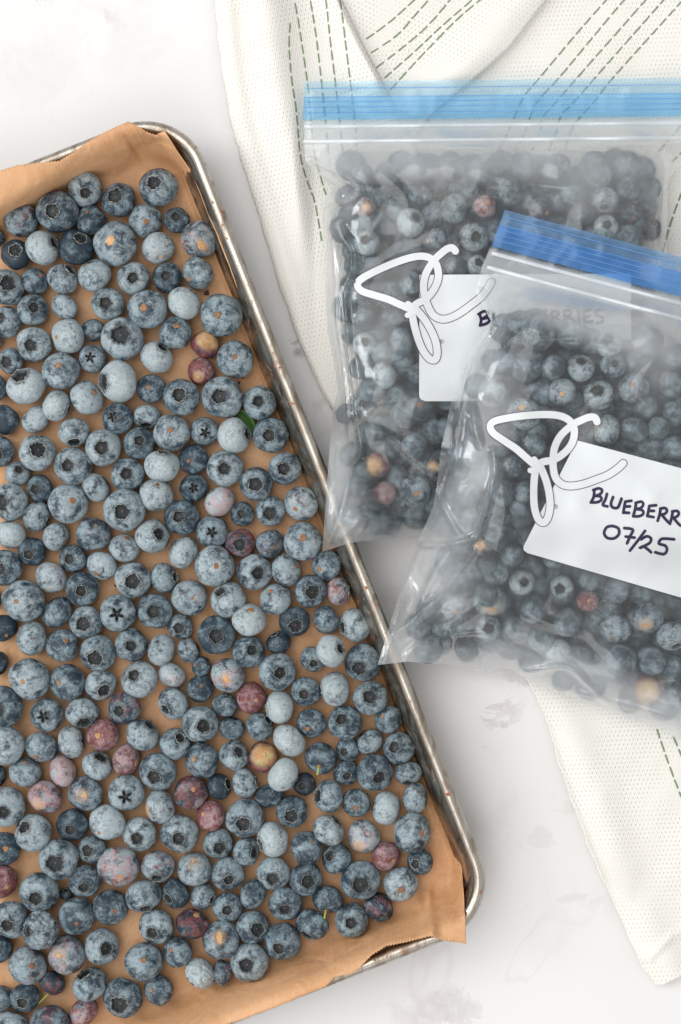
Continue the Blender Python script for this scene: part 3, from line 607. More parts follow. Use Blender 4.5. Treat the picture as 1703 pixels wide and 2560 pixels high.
TRAY="""214,474,41,c,0.09,0.32,6,0,0,0,,
297,501,42,c,-0.12,-0.15,4,0,0,0,,
397,468,46,c,-0.17,-0.12,6,0,0,0,,
53,549,41,s,0.46,-0.09,5,2,0,0,,
144,530,51,c,-0.14,0.08,5,0,0,0,,
227,551,36,s,-0.2,-0.46,4,0,0,0,,
364,551,43,s,0.11,0.18,6,0,0,0,,
443,551,32,c,0.0,-0.18,4,0,0,0,,
499,598,44,s,0.17,0.43,6,3,3,0,g,
107,620,44,c,0.75,-0.26,8,0,0,0,,
191,618,43,c,0.31,-0.4,3,0,0,0,,
289,609,52,s,-0.2,0.01,6,1,1,0,g,
395,620,41,s,0.17,0.6,7,2,2,0,g,
40,636,38,c,0.07,-0.2,2,0,0,0,,
-11,597,23,n,0,0,4,0,0,0,,
88,704,34,s,0.5,-0.39,4,1,0,0,,
157,698,39,c,0.59,-0.59,6,0,0,0,,
236,688,41,s,-0.4,-0.52,7,0,0,0,,
334,696,41,c,0.03,0.05,6,0,0,0,,
418,694,36,c,-0.02,-0.02,4,0,0,0,,
494,683,38,s,-0.55,0.45,5,0,0,0,,
15,718,45,c,0.24,-0.13,5,0,0,0,,
82,776,38,c,0.2,-0.1,5,0,0,0,,
161,768,34,n,0,0,6,0,0,0,,
270,759,42,c,-0.05,0.05,6,0,0,0,,
369,773,49,s,-0.12,0.0,6,1,0,0,,
460,757,43,c,0.64,-0.67,9,0,0,0,,
553,788,53,s,-0.11,0.07,5,0,0,0,,
15,805,38,c,-0.25,-0.15,6,0,0,0,,
170,841,44,s,-0.58,0.1,8,1,1,0,,
233,825,28,s,-0.11,0.65,4,1,0,0,,
306,846,52,c,-0.04,-0.12,6,0,0,0,,
439,833,42,s,0.12,-0.38,5,0,0,0,,
514,861,35,s,0.29,-0.38,1,6,8,0,,
85,861,43,c,-0.09,0.12,6,0,0,0,,
27,903,32,c,-0.25,0.13,5,1,0,0,,
-22,857,26,n,0,0,5,0,0,0,,
-19,966,38,n,0,0,4,0,0,0,,
65,967,48,c,-0.23,-0.57,8,0,0,0,,
151,927,46,s,0.0,-0.26,6,0,0,0,,
231,896,34,c,-0.05,0.0,5,0,0,0,*,
392,892,42,c,0.42,-0.57,9,0,0,0,,
295,953,52,c,-0.68,0.09,9,0,0,0,,
378,972,37,s,-0.13,-0.04,4,0,0,0,,
453,993,47,c,-0.07,-0.1,5,0,0,0,,
142,1014,39,c,0.94,0.25,8,0,0,0,,
217,995,42,s,0.57,-0.3,7,0,0,0,,
295,1046,38,c,-0.25,-0.08,4,1,0,0,*,
367,1041,31,c,0.0,0.77,6,0,0,0,,
89,1049,35,s,-0.64,-0.55,7,0,0,0,,
185,1081,37,c,0.09,0.7,6,0,0,0,,
8,1049,37,s,-0.22,0.52,3,0,0,0,,
429,1082,45,s,0.0,-0.11,6,1,0,0,,
258,1119,44,c,0.0,0.04,6,0,0,0,,
349,1108,39,c,0.08,-0.12,4,0,0,0,,
-3,1128,39,c,0.08,0.26,4,0,0,0,,
94,1132,45,c,0.16,-0.18,6,0,0,0,,
182,1165,46,c,-0.17,0.0,5,0,0,0,,
320,1186,41,c,0.0,-0.04,5,0,0,0,,
405,1165,45,c,0.14,-0.82,9,0,0,0,,
45,1184,31,c,0.2,-0.31,5,0,0,0,,
100,1221,33,c,-0.24,0.1,4,1,0,0,,
242,1219,36,n,0,0,6,0,0,0,,
391,1237,44,s,0.11,-0.58,7,0,0,0,,
171,1259,48,s,0.3,-0.16,6,1,0,0,,
24,1254,45,c,-0.36,0.07,6,0,0,0,,
311,1275,52,c,-0.04,0.09,6,0,0,0,,
503,928,33,s,-0.16,0.48,4,7,3,0,,
588,899,45,s,0.01,-0.07,5,0,0,0,,
557,993,50,c,-0.14,0.0,6,0,0,0,,
649,1007,41,c,-0.04,-0.04,5,1,0,0,,
512,1079,34,c,0.09,0.09,5,0,0,0,*,
585,1089,42,c,0.83,-0.08,9,0,0,0,,
677,1087,43,c,-0.07,0.07,5,0,0,0,,
484,1148,36,s,-0.27,0.13,3,0,0,0,,
563,1171,44,c,-0.01,0.04,6,0,0,0,,
713,1171,40,c,-0.06,0.04,5,0,0,0,,
641,1210,41,c,0.0,0.04,5,0,0,0,,
485,1220,35,c,0.05,0.02,3,0,0,0,*,
549,1254,39,c,-0.6,-0.78,9,5,1,0,,
753,1259,41,s,-0.32,0.31,6,2,1,0,,
606,1285,32,c,-0.05,0.0,4,0,0,0,,
677,1278,36,c,-0.03,0.18,5,0,0,0,,
92,1291,36,c,0.83,0.35,6,0,0,0,,
26,1336,38,c,-0.17,0.89,8,0,0,0,,
140,1342,34,s,0.74,0.37,6,1,0,0,,
233,1335,41,s,0.18,-0.47,5,2,0,0,,
382,1341,41,c,0.44,-0.15,7,0,0,0,,
454,1293,43,c,-0.11,-0.04,4,0,0,0,,
80,1379,36,c,-0.11,0.18,3,1,0,0,,
311,1370,39,s,0.25,-0.7,6,1,0,0,,
183,1397,34,c,-0.19,0.0,5,0,0,0,,
459,1381,40,c,-0.96,-0.64,7,1,0,0,,
10,1419,44,c,-0.14,0.07,5,0,0,0,,
128,1443,40,c,-0.56,0.68,7,3,0,0,,
255,1414,38,s,-0.3,0.51,7,0,0,0,,
206,1473,41,c,0.04,0.08,5,0,0,0,,
333,1451,44,c,0.04,0.04,6,0,0,0,,
410,1445,36,c,0.83,-0.11,6,0,0,0,,
475,1494,43,s,0.22,0.0,5,2,1,0,,
59,1502,50,s,-0.22,0.0,6,1,0,0,,
142,1531,38,n,0,0,4,0,0,0,,
216,1556,40,c,-0.1,0.04,6,0,0,0,,
295,1532,44,c,0.04,0.04,6,0,0,0,*k,
388,1527,43,c,-0.02,0.01,5,0,0,0,k,
8,1570,33,s,0.33,0.52,2,0,0,0,,
-22,1496,26,n,0,0,4,0,0,0,,
80,1596,41,c,-0.81,-0.27,6,0,0,0,,
156,1614,40,s,0.3,-0.34,5,0,0,0,,
245,1633,43,c,-0.06,0.26,6,0,0,0,,
328,1612,40,c,0.08,0.04,5,0,0,0,,
451,1566,31,c,-0.05,0.1,5,0,0,0,,
404,1625,38,c,-0.87,-0.3,7,0,0,0,,
472,1626,29,n,0,0,5,0,0,0,,
-11,1660,32,n,0,0,3,0,0,0,,
74,1698,50,s,-0.2,0.06,6,0,0,0,,
169,1706,43,s,-0.37,-0.04,5,1,1,0,,
252,1712,38,c,0.3,0.3,6,0,0,0,,
349,1698,45,c,-0.25,-0.28,6,0,0,0,,
430,1688,34,n,0,0,7,3,0,0,,
531,1329,39,c,0.03,0.03,5,0,0,0,*,
601,1358,36,c,0.03,0.07,3,6,0,0,,
675,1359,34,s,0.45,0.23,4,2,0,0,,
757,1353,47,s,0.02,-0.21,6,0,0,0,,
537,1415,50,s,0.14,-0.02,6,1,0,0,,
637,1430,42,c,0.23,0.05,6,0,0,0,,
716,1425,38,s,0.71,-0.29,7,0,0,0,,
817,1413,36,s,-0.45,0.22,5,0,0,0,,
570,1499,45,c,-0.42,-0.47,7,0,0,0,,
689,1498,40,s,-0.31,-0.55,6,0,0,0,,
776,1478,41,c,0.17,0.05,5,0,0,0,,
846,1479,34,c,0.91,0.02,6,5,0,0,,
542,1587,46,c,0.02,0.0,3,0,0,0,,
623,1550,44,s,0.15,-0.65,8,0,0,0,,
737,1554,40,c,0.1,0.24,3,1,0,0,,
815,1550,34,s,-0.61,0.41,5,0,0,0,,
887,1563,39,c,-0.8,0.12,7,0,0,0,,
622,1629,41,c,0.23,-0.14,5,0,0,0,,
697,1606,31,c,-0.37,-0.73,3,0,0,0,,
828,1627,41,c,0.62,-0.19,9,0,0,4,,
783,1648,33,c,0.06,0.29,5,0,0,0,,
907,1656,45,c,-0.21,0.26,4,0,0,0,,
504,1667,26,s,-0.54,-0.22,3,0,0,0,,
570,1688,42,s,-0.05,0.14,6,3,0,0,g,
694,1679,46,c,0.18,0.02,5,0,0,0,,
764,1728,38,c,-0.1,0.15,5,0,0,0,,
837,1723,41,c,-0.92,0.05,8,1,0,0,,
927,1744,44,c,-0.07,-0.13,5,0,0,0,,
501,1721,34,s,0.11,-0.28,3,0,0,0,,
628,1744,36,s,0.37,0.11,4,8,1,0,,
434,1759,38,c,-0.45,0.3,6,0,0,0,,
563,1763,33,c,0.29,-0.81,5,0,0,0,,
699,1767,39,c,-0.85,0.2,8,0,0,0,,
501,1809,44,c,0.22,0.04,6,0,0,0,,
580,1820,33,n,0,0,4,0,0,0,,
649,1816,35,c,0.65,-0.52,5,0,0,0,,
779,1807,38,s,-0.25,0.35,5,0,0,0,,
862,1806,43,c,-0.2,-0.28,5,0,0,0,,
724,1852,43,s,-0.63,0.58,9,0,0,0,,
970,1798,36,s,-0.4,-0.28,4,0,0,0,,
505,1901,42,s,-0.42,-0.15,5,2,1,0,,
585,1888,36,c,0.35,-0.31,6,0,0,0,,
657,1893,38,s,0.08,-0.27,2,5,9,0,,
802,1895,39,s,-0.11,0.43,4,0,0,0,t,
869,1874,31,c,-0.33,0.13,4,0,0,0,,
925,1853,33,n,0,0,6,0,0,0,,
997,1870,40,c,-0.31,-0.15,5,0,0,0,,
612,1957,37,c,0.89,-0.11,6,0,0,0,,
549,1966,33,c,0.75,-0.25,2,0,0,0,,
709,1937,42,c,0.74,0.52,9,0,0,3,,
761,1959,29,c,-0.21,0.1,1,3,0,0,,
672,1990,33,n,0,0,4,0,0,0,,
865,1932,30,c,0.07,0.17,4,0,0,0,,
938,1931,44,c,0.21,0.17,5,0,0,0,,
1021,1932,34,c,-0.04,0.73,5,0,0,0,,
477,1982,42,s,0.2,-0.3,3,4,0,0,,
822,1990,41,c,-0.76,-0.08,5,0,0,0,,
526,2040,39,s,-0.41,-0.22,4,9,0,0,,
612,2045,47,c,-0.04,0.2,5,0,0,0,,
730,2029,38,c,0.0,0.2,4,1,0,0,,
891,2008,37,s,-0.03,0.2,5,0,0,0,,
966,2019,39,c,-0.85,-0.11,7,0,0,0,,
1038,1995,36,n,0,0,6,0,0,0,,
1030,2080,47,s,0.44,-0.04,6,0,0,0,,
821,2076,41,c,0.61,-0.68,7,0,0,0,,
909,2091,39,s,-0.3,0.35,6,3,3,0,,
546,2109,37,c,0.14,0.17,5,0,0,0,,
682,2098,44,c,-0.77,0.28,8,0,0,0,,
767,2119,42,s,0.34,-0.39,5,0,0,0,,
616,2128,35,c,0.6,0.0,5,0,0,0,k,
842,2146,36,c,-0.45,-0.28,4,0,0,0,,
964,2140,36,s,0.47,0.23,4,7,1,0,,
1050,2154,31,c,-0.38,0.07,4,0,0,0,,
487,2173,41,s,-0.05,-0.5,6,0,0,0,g,
570,2185,40,c,0.1,0.21,5,0,0,0,,
684,2183,40,c,-0.05,0.21,5,0,0,0,,
765,2198,40,c,0.16,0.0,5,0,0,0,,
902,2201,49,c,-0.02,0.1,5,0,0,0,,
1002,2210,41,s,-0.02,0.2,6,0,0,0,,
508,2241,33,c,0.75,0.19,5,0,0,0,,
632,2236,36,n,0,0,5,0,0,0,,
820,2248,37,s,-0.14,0.64,4,1,0,0,t,
947,2268,36,n,0,0,3,3,0,0,w,
570,2268,38,c,0.0,0.05,5,0,0,0,,
714,2259,41,c,-0.03,0.22,5,0,0,0,,
879,2301,41,c,-0.05,0.0,5,0,0,0,,
632,2317,40,c,0.33,0.02,5,0,0,0,,
780,2310,40,c,-0.36,0.65,4,0,0,0,,
481,2310,39,s,0.32,-0.7,3,4,0,0,,
706,2354,45,c,-0.17,0.2,4,0,0,0,,
553,2349,46,s,-0.03,-0.27,5,0,0,0,g,
6,1768,49,c,-0.13,0.08,4,0,0,0,,
118,1787,41,c,-0.12,0.02,5,0,0,0,*,
207,1780,40,c,0.16,0.65,6,0,0,0,,
311,1770,40,c,-0.22,0.12,4,4,0,0,,
14,1864,46,s,-0.31,-0.1,6,0,0,0,,
104,1867,39,s,-0.29,0.61,5,0,0,0,,
178,1856,37,c,0.84,-0.17,7,0,0,0,,
258,1836,40,s,-0.24,0.0,4,6,1,0,,
357,1837,41,c,0.51,-0.66,6,0,0,0,,
438,1859,38,c,0.36,-0.42,5,0,0,0,,
316,1898,38,s,0.76,0.25,5,6,0,0,,
64,1931,39,s,0.04,-0.74,6,0,0,0,,
158,1929,37,s,0.8,-0.33,7,7,0,0,,
243,1914,38,c,0.32,-0.69,6,0,0,0,,
395,1929,46,c,-0.14,0.19,5,0,0,0,,
-13,1941,30,n,0,0,3,0,0,0,,
113,1991,42,s,-0.2,0.36,5,5,3,0,,
214,1984,45,s,0.0,0.0,5,2,0,0,g,
316,1983,45,c,0.04,0.12,6,0,0,0,*k,
400,2017,41,s,-0.82,0.2,6,2,3,0,g,
16,2017,48,c,-0.03,0.17,6,0,0,0,,
83,2081,48,c,-0.36,-0.36,7,0,0,0,,
181,2062,39,c,-0.02,0.2,3,0,0,0,,
269,2056,45,s,-0.39,0.46,7,0,0,0,,
350,2084,41,c,-0.1,0.15,6,0,0,0,,
450,2084,47,c,-0.01,0.14,6,0,0,0,,
10,2122,40,s,0.24,-0.14,3,0,0,0,,
147,2148,51,c,-0.09,0.12,6,0,0,0,,
230,2123,36,c,-0.24,0.0,5,0,0,0,,
297,2166,52,s,0.12,0.34,6,4,1,0,,
395,2166,40,c,0.0,0.56,6,4,0,0,,
3,2203,40,s,0.44,0.24,3,8,0,0,,
99,2231,50,c,-0.08,0.16,5,0,0,0,,
166,2234,16,c,0.0,-0.6,2,0,0,0,,
213,2202,40,c,0.02,0.28,5,0,0,0,,
27,2298,48,c,-0.03,0.17,6,0,0,0,,
100,2325,47,c,-0.58,-0.07,6,0,0,0,w,
191,2291,46,s,0.1,0.21,5,0,0,0,,
277,2269,43,s,0.31,0.04,5,0,0,0,,
360,2240,42,c,0.15,0.61,6,0,0,0,,
439,2234,35,c,-0.44,0.23,3,0,0,0,,
-5,2374,36,n,0,0,3,0,0,0,,
69,2413,44,s,0.34,-0.13,5,2,0,0,,
167,2386,46,s,-0.28,-0.12,5,3,3,0,,
255,2366,42,c,0.34,-0.04,6,0,0,0,,
392,2315,42,c,-0.19,0.23,6,0,0,0,,
131,2457,31,s,-0.28,0.82,2,4,0,0,S,
225,2461,45,c,-0.35,-0.76,5,0,0,0,,
360,2404,47,s,0.05,-0.24,5,0,0,0,,
445,2380,36,s,-0.4,-0.27,5,0,0,0,,
-6,2497,37,n,0,0,5,0,0,0,,
62,2494,38,c,-0.04,0.17,3,0,0,0,,
308,2495,48,c,-0.1,0.17,5,0,0,0,,
397,2475,38,s,-0.47,-0.13,5,0,0,0,,
210,2529,37,s,0.69,0.52,5,6,0,0,,
29,2567,42,n,0,0,6,0,0,0,,
126,2562,50,s,-0.1,0.42,4,3,0,0,,
624,2405,46,c,-0.13,0.0,6,0,0,0,,
500,2433,38,c,-0.73,0.56,9,0,0,0,w,
556,2432,31,n,0,0,5,3,0,0,,"""
BAGS="""915,519,28,s,0.0,0.0,5,4,5,0,,rear
918,608,34,c,-0.18,-0.18,7,0,0,0,,rear
1026,556,38,c,0.4,-0.24,8,0,0,0,,rear
1136,522,37,n,0,0,6,0,0,0,,rear
1212,516,31,s,0.0,-0.2,5,5,0,0,,rear
1185,593,40,c,0.08,0.08,6,0,0,0,,rear
1090,602,32,s,-0.67,0.1,5,0,2,0,,rear
1351,522,34,s,0.45,0.45,4,3,1,0,,rear
1511,501,36,c,-0.09,0.6,6,0,0,0,,rear
1459,538,28,n,0,0,6,0,0,0,,rear
1515,568,33,c,0.0,-0.09,6,0,0,0,,rear
1575,535,29,s,0.21,0.43,3,2,0,0,,rear
1624,571,33,c,0.19,-0.37,3,0,0,0,,rear
1618,522,31,n,0,0,3,0,0,0,,rear
1431,479,34,n,0,0,7,0,0,0,,rear
1274,479,37,n,0,0,5,0,0,0,,rear
1569,473,31,n,0,0,6,0,0,0,x,rear
1050,492,31,n,0,0,7,0,0,0,x,rear
1047,418,37,n,0,0,5,0,0,0,x,rear
967,436,31,n,0,0,5,0,0,0,x,rear
906,436,28,n,0,0,4,0,0,0,x,rear
1133,424,32,n,0,0,5,0,0,0,x,rear
1207,430,36,n,0,0,5,0,0,0,x,rear
1311,424,36,n,0,0,7,0,0,0,x,rear
1391,418,36,n,0,0,8,0,0,0,x,rear
1495,436,37,c,0.17,0.0,7,0,0,0,x,rear
1606,424,36,n,0,0,4,0,0,0,x,rear
875,535,31,n,0,0,3,0,0,0,x,rear
1194,664,28,c,0.11,-0.22,6,0,0,0,,rear
1139,670,29,n,0,0,3,4,0,0,,rear
1029,710,31,n,0,0,7,0,0,0,,rear
937,670,32,n,0,0,6,0,0,0,x,rear
1538,651,34,n,0,0,4,0,0,0,x,rear
1612,651,34,n,0,0,4,0,0,0,x,rear
1446,627,34,n,0,0,4,0,0,0,x,rear
1336,614,34,n,0,0,4,0,0,0,x,rear
907,790,32,n,0,0,7,0,0,0,,rear
913,861,32,c,0.0,-0.15,7,0,0,0,,rear
1006,853,36,n,0,0,7,0,0,0,,rear
961,939,34,s,-0.6,0.32,7,0,0,0,,rear
900,920,29,n,0,0,6,0,0,0,,rear
910,1010,36,c,-0.04,0.0,6,0,0,0,,rear
1041,1013,43,s,0.19,0.0,4,0,0,0,,rear
1047,936,30,n,0,0,6,0,0,0,x,rear
935,1086,30,n,0,0,7,0,0,0,,rear
1037,1115,33,n,0,0,8,0,0,0,,rear
943,1163,35,s,-0.32,0.09,3,5,7,0,,rear
1085,1169,26,s,-0.06,-0.12,3,0,6,0,,rear
961,1233,31,s,0.31,0.31,5,7,0,0,,rear
1037,1226,45,s,0.07,0.18,5,0,0,0,,rear
1041,1284,40,n,0,0,3,0,0,0,,rear
875,1287,30,n,0,0,6,0,0,0,,rear
894,1217,29,n,0,0,5,0,0,0,,rear
1114,1070,26,n,0,0,7,0,0,0,x,rear
865,1035,27,n,0,0,5,0,0,0,x,rear
1009,1038,35,n,0,0,5,0,0,0,x,rear
1256,814,37,n,0,0,5,0,0,0,,front
1348,835,45,n,0,0,6,0,0,0,,front
1432,839,40,n,0,0,5,0,0,0,,front
1524,860,36,c,-0.2,-0.29,7,0,0,0,,front
1619,853,39,n,0,0,8,0,0,0,,front
1319,913,42,n,0,0,7,0,0,0,,front
1235,983,41,c,-0.43,0.43,6,0,0,0,,front
1383,920,32,n,0,0,4,0,0,0,,front
1452,920,37,c,-0.05,-0.47,6,0,0,0,,front
1533,913,35,c,0.05,-0.1,5,0,0,0,,front
1584,969,41,s,-0.26,-0.17,5,2,0,0,,front
1406,980,37,s,-0.12,0.19,6,0,2,0,,front
1497,988,40,c,-0.18,-0.31,7,0,0,0,,front
1309,1036,45,s,-0.16,-0.35,6,0,2,0,,front
1693,906,32,n,0,0,6,0,0,0,x,front
1679,958,37,n,0,0,6,0,0,0,x,front
1517,1075,40,s,-0.98,-0.36,6,0,5,0,,front
1586,1075,35,n,0,0,5,0,0,0,,front
1647,1071,29,n,0,0,6,0,0,0,,front
1235,906,34,n,0,0,7,0,0,0,x,front
1249,1118,24,n,0,0,6,0,0,0,,front
1286,1165,30,s,-0.71,-0.12,3,0,0,0,,front
1256,1232,32,n,0,0,3,0,0,0,,front
1312,1229,28,n,0,0,6,0,0,0,,front
1235,1324,31,n,0,0,7,0,0,0,,front
1280,1387,32,n,0,0,7,0,0,0,,front
1683,1119,30,n,0,0,6,0,0,0,x,front
1333,1116,30,n,0,0,5,0,0,0,,front
1206,1366,25,s,-0.29,-0.21,2,0,6,0,,front
1221,1416,28,n,0,0,6,0,0,0,x,front
1305,1454,35,c,0.1,0.0,7,0,0,0,,front
1217,1486,35,n,0,0,4,0,0,0,,front
1404,1465,31,c,-0.23,0.23,7,0,0,0,,front
1467,1495,25,n,0,0,4,7,0,0,x,front
1474,1447,30,n,0,0,7,0,0,0,x,front
1541,1475,34,n,0,0,7,0,0,0,,front
1605,1479,34,n,0,0,8,0,0,0,x,front
1137,1512,40,s,0.06,0.5,6,0,1,0,,front
1152,1557,39,n,0,0,2,0,0,0,,front
1226,1500,45,s,0.03,0.5,6,0,6,0,,front
1220,1570,36,c,0.0,0.0,6,0,0,0,,front
1099,1607,35,s,-0.19,-0.21,6,2,0,0,,front
1166,1621,34,n,0,0,4,0,0,0,,front
1332,1522,37,n,0,0,3,0,0,0,,front
1240,1425,35,n,0,0,7,0,0,0,,front
1404,1470,33,c,0.23,0.15,7,0,0,0,x,front
1469,1500,29,s,0.0,0.0,4,8,0,0,,front
1419,1555,38,n,0,0,8,0,0,0,,front
1539,1572,40,s,-0.23,0.54,6,0,1,0,,front
1614,1542,46,s,-0.11,0.49,5,0,4,0,,front
1290,1575,41,n,0,0,2,0,0,0,x,front
1327,1645,39,n,0,0,5,0,0,0,,front
1394,1625,36,c,-0.42,0.83,7,0,0,0,,front
1447,1645,41,n,0,0,3,1,0,0,,front
1544,1650,49,n,0,0,6,0,0,0,,front
1629,1650,40,n,0,0,5,1,0,0,x,front
1679,1590,41,c,0.24,0.61,6,0,0,0,,front
1617,1722,40,s,-0.19,0.19,2,9,9,0,,front
1474,1732,39,n,0,0,8,0,0,0,,front
1409,1700,33,n,0,0,8,0,0,0,,front
1664,1764,42,n,0,0,7,0,0,0,x,front
1045,1565,33,n,0,0,6,0,0,0,x,front
1354,1600,35,n,0,0,3,0,0,0,x,front
1145,1450,31,n,0,0,6,0,0,0,x,front"""

def parse(s):
    out = []
    for l in s.strip().split('\n'):
        f = l.split(','); out.append((float(f[0]), float(f[1]), float(f[2]), f[3], float(f[4]), float(f[5]), int(f[6]), int(f[7]), int(f[8]), int(f[9]), f[10], f[11]))
    return out
TRAY = parse(TRAY); BAGS = parse(BAGS)

def orient(ty, ox, oy, r):
    if ty == 'n':
        t = r.uniform(0, 6.28); ax = Vector((math.cos(t), math.sin(t), -.35 if r.random() < .5 else .1)).normalized()
        sgn = 1
    else:
        q = math.hypot(ox, oy); m = min(q/.80 if q < .55 else (.55/.80)+(q-.55)*.85, .985)
        if q > 1e-4: ox, oy = ox/q*m, oy/q*m
        ax = Vector((ox, -oy, math.sqrt(max(0.0, 1-ox*ox-oy*oy)))).normalized()
        if q > .85: ax = Vector((ax.x, ax.y, .10)).normalized()
        sgn = 1 if ty == 'c' else -1
    quat = Vector((0, 0, 1)).rotation_difference(ax*sgn)
    return quat @ Quaternion((0, 0, 1), r.uniform(0, 6.28)), ax

def make_berry(b, zc, idx, k=1.0, name='blueberry'):
    x, y, rp, ty, ox, oy, bl, rd, ye, zl, ex, bag = b
    r = random.Random(idx*13+5); quat, ax = orient(ty, ox, oy, r)
    rw = rp/PPM*(H-zc)/H*k
    tilt = math.hypot(ax.x, ax.y); rw *= 1.0+.05*tilt
    lib = STAR if '*' in ex else WR if 'w' in ex else NORM
    body, crown = lib[r.randrange(len(lib))]
    o = bpy.data.objects.new(name, body); C.objects.link(o); o.location = P(x, y, zc)
    o.rotation_mode = 'QUATERNION'; o.rotation_quaternion = quat
    s = rw*r.uniform(.975, 1.0); sx = r.uniform(.965, 1.0); o.scale = (s, s*sx, s)
    o.color = (max(0, min(1, bl/10+r.uniform(-.06, .06))), rd/10, ye/10 if ye else (.25 if 'g' in ex else 0.0), 1)
    if ty == 'c':
        c = bpy.data.objects.new('calyx', crown); C.objects.link(c); c.parent = o
        c.color = (0, 0, .12 if 'k' in ex else r.uniform(.15, .85), 1)
    if ty == 's':
        c = bpy.data.objects.new('stem_scar', (SG if 'g' in ex else SC)[r.randrange(2 if 'g' in ex else 4)]); C.objects.link(c); c.parent = o
        c.color = (0, 0, .9 if ('g' in ex or ye >= 2) else .55 if rd >= 3 else r.uniform(0, .35), 1)
        if 't' in ex or 'S' in ex:
            L = 1.15 if 'S' in ex else .42
            inv = quat.to_matrix().inverted(); d = inv @ (Vector((-.75, -.62, .12)) if 'S' in ex else Vector((-.15, -.9, .45))).normalized(); st = Vector((0, 0, -.80))
            pts = [st+d*L*t+Vector((0, 0, -.16*math.sin(t*2.2))) for t in (0, .2, .4, .6, .8, 1)]
            V, F = tube_mesh('stem', pts, lambda t: .055+.035*abs(t-.45), M['stem']); sm_ = mk('stem', V, F, M['stem'], {})
            c = bpy.data.objects.new('stem', sm_); C.objects.link(c); c.parent = o
    return o

# tray berries: rest on the paper, squeezed where two would cut into each other
recs = []
for i, b in enumerate(TRAY):
    r0 = b[2]/PPM; zc = .0026+r0*.90+(b[9]/1000.0)
    recs.append([b, zc, 1.0])
for _ in range(6):
    for i in range(len(recs)):
        for j in range(i+1, len(recs)):
            A, B_ = recs[i], recs[j]
            if abs(A[0][0]-B_[0][0]) > 110 or abs(A[0][1]-B_[0][1]) > 110: continue
            d = math.dist((A[0][0], A[0][1], A[1]*PPM), (B_[0][0], B_[0][1], B_[1]*PPM)); s = (A[0][2]*A[2]+B_[0][2]*B_[2])*.985
            if d < s:
                ov = s-d
                if ov > 7:   # the larger one rides up a little
                    up = A if (A[0][9], A[0][6]) > (B_[0][9], B_[0][6]) else B_; up[1] += ov*.35/PPM
                f = 1-ov/s*.25; A[2] = max(.93, A[2]*f); B_[2] = max(.93, B_[2]*f)
berries = []
for i, (b, zc, k) in enumerate(recs):
    o = make_berry(b, zc, i, k*1.065); o['group'] = 'blueberries spread on the parchment'; o['category'] = 'blueberry'; berries.append((o, b))

# ---------------------------------------------------------------- freezer bags
class Bag:
    def __init__(s, O, U, V, Lp, Rp, Bp, bmax, which):
        s.O = np.array(O, float); s.U = np.array(U, float); s.V = np.array(V, float); s.L = Lp; s.R = Rp; s.B = Bp; s.bmax = bmax; s.which = which
    def px(s, a, b): return s.O[0]+a*s.U[0]+b*s.V[0], s.O[1]+a*s.U[1]+b*s.V[1]
    def ab(s, x, y):
        D = s.U[0]*s.V[1]-s.U[1]*s.V[0]; dx = x-s.O[0]; dy = y-s.O[1]
        return (dx*s.V[1]-dy*s.V[0])/D, (s.U[0]*dy-s.U[1]*dx)/D
    def inside(s, x, y, m=0):
        a, b = s.ab(x, y); Bt = np.interp(a, [p[0] for p in s.B], [p[1] for p in s.B])
        l = np.interp(b, [p[1] for p in s.L], [p[0] for p in s.L]); r = np.interp(b, [p[1] for p in s.R], [p[0] for p in s.R])
        return np.minimum(np.minimum(a-l, r-a), np.minimum(Bt-b, b))-m
REAR = Bag((766, 204), (1, -.010), (0, 1), [(0, 0), (-6, 96), (-4, 196), (24, 226), (64, 267), (37, 301), (42, 356), (47, 515), (53, 627), (70, 716), (79, 781), (72, 802), (64, 856), (59, 911), (51, 1019), (40, 1176)],
           [(960, 0), (958, 150), (952, 196), (905, 260), (901, 400), (905, 700), (900, 900), (915, 1176)], [(0, 1180), (40, 1176), (90, 1160), (135, 1150), (280, 1143), (930, 1150)], 1176, 'rear')
FRONT = Bag((1265, 525), (.966, .259), (-.265, .964), [(0, 0), (-20, 151), (-19, 217), (10, 250), (39, 284), (20, 340), (10, 365), (-5, 493), (0, 607), (18, 734), (21, 777), (8, 859), (-3, 1010), (-8, 1183)],
            [(1010, 0), (1000, 200), (960, 300), (965, 700), (990, 1183)], [(-10, 1183), (60, 1155), (174, 1132), (248, 1135), (290, 1110), (318, 1106), (359, 1121), (500, 1136), (639, 1146), (720, 1150), (761, 1168), (1000, 1190)], 1183, 'front')
def rim_lift(x, y, amp=.0265, base=0.0):
    d = (x-746)*c_-(y-991)*s_          # px outside the tray's right rim line (negative: over the tray)
    return base+(amp-base)*np.where(d < 10, 1.0, 1-sm((d-10)/120))
STEP = 5.0
